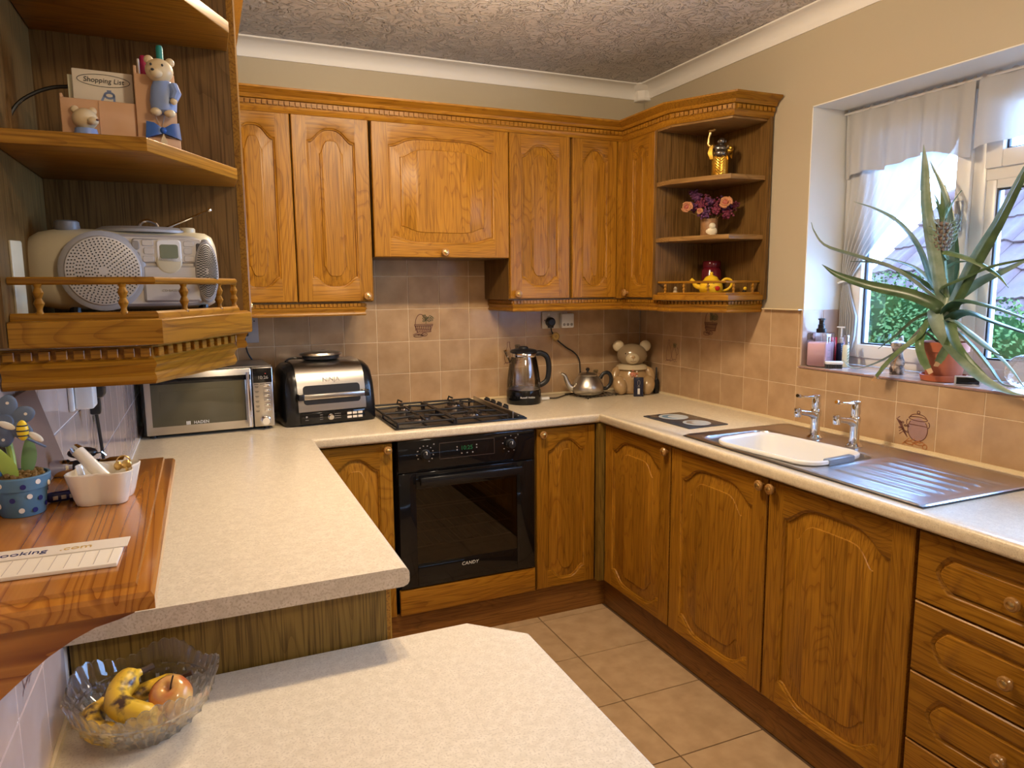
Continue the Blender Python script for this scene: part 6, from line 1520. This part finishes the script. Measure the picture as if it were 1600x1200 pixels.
ck = thing('small_thermometer', 'tiny dark display in a silver frame on the sill right of the plant pot', 'clock', (.030, -1.806, SZ), radians(-50)); mb = MB(); mb.rbox(-.036, -.004, 0, .036, .006, .030, .002); mb.build('frame', 'silver_plastic', ck); MB().rbox(-.031, -.0048, .004, .031, -.0038, .026, .0004).build('display', 'black_gloss', ck)
gl = thing('crystal_ball', 'faceted crystal glass candle holder at the right end of the sill', 'ornament', (.125, -1.915, SZ))
bm = bmesh.new(); bmesh.ops.create_icosphere(bm, subdivisions=3, radius=.052); mb = MB(); mb.M = Matrix.Translation((0, 0, .051)); mb.bm(bm); mb.build('ball', 'crystal', gl, smooth=0)

# ------------------------------------------------------------------ pineapple plant in its terracotta pot
pp = thing('pineapple_plant', 'large pineapple plant with long arching leaves in a terracotta pot on the sill', 'plant', (.078, -1.690, SZ))
MB().lathe([(.062, 0), (.066, .002), (.070, .020), (.066, .021), (.062, .006), (.001, .005)], 36).build('saucer', 'terracotta', pp)
MB().lathe([(.050, .006), (.052, .007), (.064, .098), (.070, .099), (.072, .128), (.069, .130), (.066, .128), (.064, .112), (.001, .112)], 36).build('pot', 'terracotta', pp)
MB().lathe([(.066, .113), (.05, .117), (.001, .118)], 24, cap0=False).build('soil', 'soil', pp)
MB().lathe([(.020, .112), (.024, .150), (.026, .200), (.022, .240), (.012, .275)], 14).build('stump', 'pineapple_leaf_pale', pp)
O_ = Vector((.078, -1.690, SZ))
LEAVES = [
    ('p',0.026,[(0.07,-1.677,1.411),(0.05,-1.648,1.557),(0.03,-1.622,1.722),(0.02,-1.615,1.847),(0.015,-1.609,1.917)]),
    ('p',0.022,[(0.09,-1.673,1.452),(0.11,-1.654,1.6),(0.12,-1.624,1.748),(0.12,-1.557,1.879)]),
    ('n',0.022,[(0.1,-1.683,1.452),(0.13,-1.659,1.558),(0.15,-1.625,1.686),(0.16,-1.586,1.807)]),
    ('p',0.022,[(0.08,-1.709,1.411),(0.08,-1.759,1.533),(0.08,-1.829,1.656),(0.08,-1.891,1.794),(0.08,-1.929,1.866)]),
    ('d',0.024,[(0.06,-1.713,1.38),(0.05,-1.781,1.512),(0.04,-1.855,1.644),(0.03,-1.923,1.783),(0.03,-1.951,1.858)]),
    ('p',0.022,[(0.06,-1.64,1.427),(0.03,-1.525,1.514),(0.0,-1.39,1.563),(-0.04,-1.28,1.607),(-0.06,-1.241,1.663),(-0.06,-1.226,1.699)]),
    ('d',0.026,[(0.05,-1.666,1.394),(0.03,-1.58,1.431),(0.0,-1.451,1.46),(-0.04,-1.345,1.5),(-0.06,-1.285,1.541)]),
    ('p',0.02,[(0.08,-1.623,1.463),(0.07,-1.574,1.582),(0.06,-1.502,1.673),(0.05,-1.416,1.729),(0.04,-1.324,1.768)]),
    ('d',0.018,[(0.09,-1.624,1.442),(0.1,-1.521,1.497),(0.1,-1.388,1.541),(0.09,-1.278,1.554)]),
    ('p',0.014,[(0.11,-1.593,1.474),(0.12,-1.529,1.519),(0.13,-1.443,1.548),(0.13,-1.361,1.57)]),
    ('d',0.018,[(0.06,-1.672,1.453),(0.05,-1.762,1.489),(0.04,-1.846,1.52),(0.03,-1.944,1.536),(0.03,-2.011,1.545)]),
    ('p',0.02,[(0.09,-1.698,1.411),(0.1,-1.771,1.472),(0.1,-1.848,1.507),(0.1,-1.936,1.549)]),
    ('n',0.016,[(0.07,-1.651,1.574),(0.06,-1.729,1.558),(0.05,-1.799,1.531),(0.05,-1.861,1.491),(0.05,-1.895,1.452)]),
    ('n',0.014,[(0.08,-1.658,1.505),(0.1,-1.681,1.536),(0.11,-1.728,1.538)]),
    ('d',0.028,[(0.05,-1.706,1.386),(0.03,-1.761,1.416),(0.01,-1.875,1.399),(0.0,-1.976,1.368),(0.0,-2.046,1.342)]),
    ('d',0.026,[(0.06,-1.712,1.359),(0.05,-1.771,1.382),(0.04,-1.86,1.355),(0.03,-1.961,1.326),(0.03,-2.032,1.308)]),
    ('p',0.03,[(0.04,-1.671,1.369),(0.01,-1.71,1.319),(-0.02,-1.788,1.254),(-0.04,-1.887,1.185),(-0.04,-1.965,1.152),(-0.04,-2.019,1.148)]),
    ('p',0.022,[(0.06,-1.724,1.349),(0.04,-1.804,1.313),(0.03,-1.883,1.263),(0.02,-1.941,1.216),(0.01,-1.987,1.165)]),
    ('n',0.02,[(0.05,-1.737,1.334),(0.03,-1.812,1.294),(0.01,-1.887,1.26),(0.0,-1.947,1.247)]),
    ('p',0.024,[(0.04,-1.736,1.319),(0.02,-1.821,1.265),(0.01,-1.881,1.211),(0.01,-1.923,1.167),(0.01,-1.973,1.162)]),
    ('n',0.024,[(0.03,-1.729,1.34),(-0.01,-1.778,1.283),(-0.02,-1.83,1.237),(-0.02,-1.903,1.186)]),
    ('n',0.026,[(0.04,-1.661,1.347),(0.0,-1.66,1.296),(-0.03,-1.617,1.245),(-0.04,-1.568,1.188),(-0.045,-1.537,1.145)]),
    ('n',0.02,[(0.05,-1.652,1.364),(0.02,-1.618,1.346),(0.01,-1.557,1.289),(0.01,-1.49,1.24)]),
    ('p',0.012,[(0.03,-1.637,1.304),(0.02,-1.577,1.246),(0.02,-1.48,1.188),(0.02,-1.386,1.158),(0.03,-1.321,1.185)]),
    ('n',0.022,[(0.03,-1.655,1.316),(-0.02,-1.672,1.276),(-0.02,-1.685,1.229),(-0.015,-1.704,1.192)]),
    ('n',0.02,[(0.03,-1.744,1.31),(-0.01,-1.766,1.282),(-0.015,-1.751,1.246),(-0.01,-1.732,1.216)]),
    ('y',0.012,[(0.06,-1.636,1.335),(0.03,-1.592,1.269),(0.02,-1.56,1.216),(0.03,-1.538,1.164)]),
]
KIND = {'p': 'pineapple_leaf_pale', 'n': 'pineapple_leaf', 'd': 'pineapple_leaf_dark', 'y': 'leaf_tip'}
def leaf(pts, w_, mat, tip=False):
    w_ *= 1.5; n_ = 22; P = bez(pts, n_); mb = MB(); R = []; up0 = Vector((0, 0, 1))
    L = (P[-1] - P[0]).length
    for i, p in enumerate(P):
        t = (P[min(i + 1, n_)] - P[max(i - 1, 0)]).normalized()
        ref = Vector((p.x - O_.x, p.y - O_.y, 0)); ref = ref.normalized() * .6 + up0 * .9 if abs(t.z) < .8 else (Vector((-.75, -.6, .1)))
        if i == 0:
            side = t.cross(ref); side = side.normalized() if side.length > 1e-4 else Vector((0, 1, 0))
        else:
            side = (side - t * side.dot(t)).normalized()
        nrm = side.cross(t).normalized()
        k = i / n_; hw = w_ / 2 * (min(1, .72 + k * 1.2) * (1 - max(0, (k - .25) / .75) ** 2.2) + .03)
        if tip: hw = w_ / 2 * (.85 if k < .9 else .7)
        q = p - O_; v_ = hw * .42; th = .0011 + .0010 * (1 - k)
        R.append([q - side * hw + nrm * v_, q - side * hw * .5 + nrm * v_ * .3, q, q + side * hw * .5 + nrm * v_ * .3, q + side * hw + nrm * v_,
                  q + side * hw * .5 + nrm * (v_ * .3 - th), q - nrm * th * 1.3, q - side * hw * .5 + nrm * (v_ * .3 - th)])
    mb.loft(R); o = mb.build('leaf', mat, pp, smooth=1.2)
    return o, P
for i, (m, w_, pts) in enumerate(LEAVES):
    cut_ = i in (25, 24, 21)
    o, P_ = leaf([(.078 + (pts[0][0] - .078) * .3, -1.690 + (pts[0][1] + 1.690) * .35, pts[0][2] - .03)] + pts, w_, KIND[m], cut_)
    if cut_:
        e, d = P_[-1] - O_, (P_[-1] - P_[-2]).normalized(); sd_ = d.cross(Vector((-.6, -.7, 0))).normalized() * w_ * .36; nn = sd_.cross(d).normalized() * .002
        MB().loft([[e - sd_ + nn, e + sd_ + nn, e + sd_ - nn, e - sd_ - nn], [e + d * .016 - sd_ * .9 + nn, e + d * .018 + sd_ * .9 + nn, e + d * .018 + sd_ * .9 - nn, e + d * .016 - sd_ * .9 - nn]]).build('dry_tip', 'leaf_tip', o)
pts_ = [(.078, -1.684, 1.40), (.076, -1.672, 1.48), (.075, -1.659, 1.566)]
MB().tube([Vector(p) - O_ for p in bez(pts_, 8)], .009, 10).build('stalk', 'pineapple_leaf', pp)
fc = Vector((.075, -1.652, 1.620)) - O_; mb = MB(); mb.ball(tuple(fc), .023, .023, .052, 14, 10)
for i in range(8):
    for k in range(9):
        a = 2 * pi * (k + .5 * (i % 2)) / 9; z = -.042 + i * .0115; r = .0255 * sqrt(max(.15, 1 - (z / .058) ** 2)); mb.ball((fc.x + r * cos(a), fc.y + r * sin(a), fc.z + z), .0075, .0075, .0062, 7, 5)
fo = mb.build('pineapple', 'pine_fruit', pp)
mb = MB(); r_ = random.Random(4)
for i in range(8):
    for k in range(9):
        a = 2 * pi * (k + .5 * (i % 2)) / 9; z = -.042 + i * .0115; d = Vector((cos(a), sin(a), .35)); b = Vector((fc.x, fc.y, fc.z + z)) + Vector((cos(a), sin(a), 0)) * .027 * sqrt(max(.15, 1 - (z / .058) ** 2)); l_ = .016 + .004 * i * r_.uniform(.6, 1.2)
        mb.tube([b, b + d * l_ * .6, b + Vector((d.x, d.y, 1.0)) * l_ * .9], [.0022, .0013, .0003], 5)
stuff(mb.build('bracts', 'pineapple_leaf_pale', fo))
for k in range(9):
    a = 2 * pi * k / 9; d = Vector((cos(a), sin(a), 0)); b = fc + Vector((0, 0, .046)); l_ = .06 + .018 * (k % 3)
    mb = MB(); mb.loft([[b + d * .004 + Vector((-d.y, d.x, 0)) * s_ * w2 + d * o2 * l_ + Vector((0, 0, z2 * l_)) + d * t2 for s_, t2 in ((-1, 0), (0, -.0015), (1, 0), (0, .0015))] for w2, o2, z2 in ((.008, 0, 0), (.0075, .12, .4), (.005, .25, .75), (.0006, .45, 1.05))]); mb.build('crown_leaf', 'pineapple_leaf', fo)
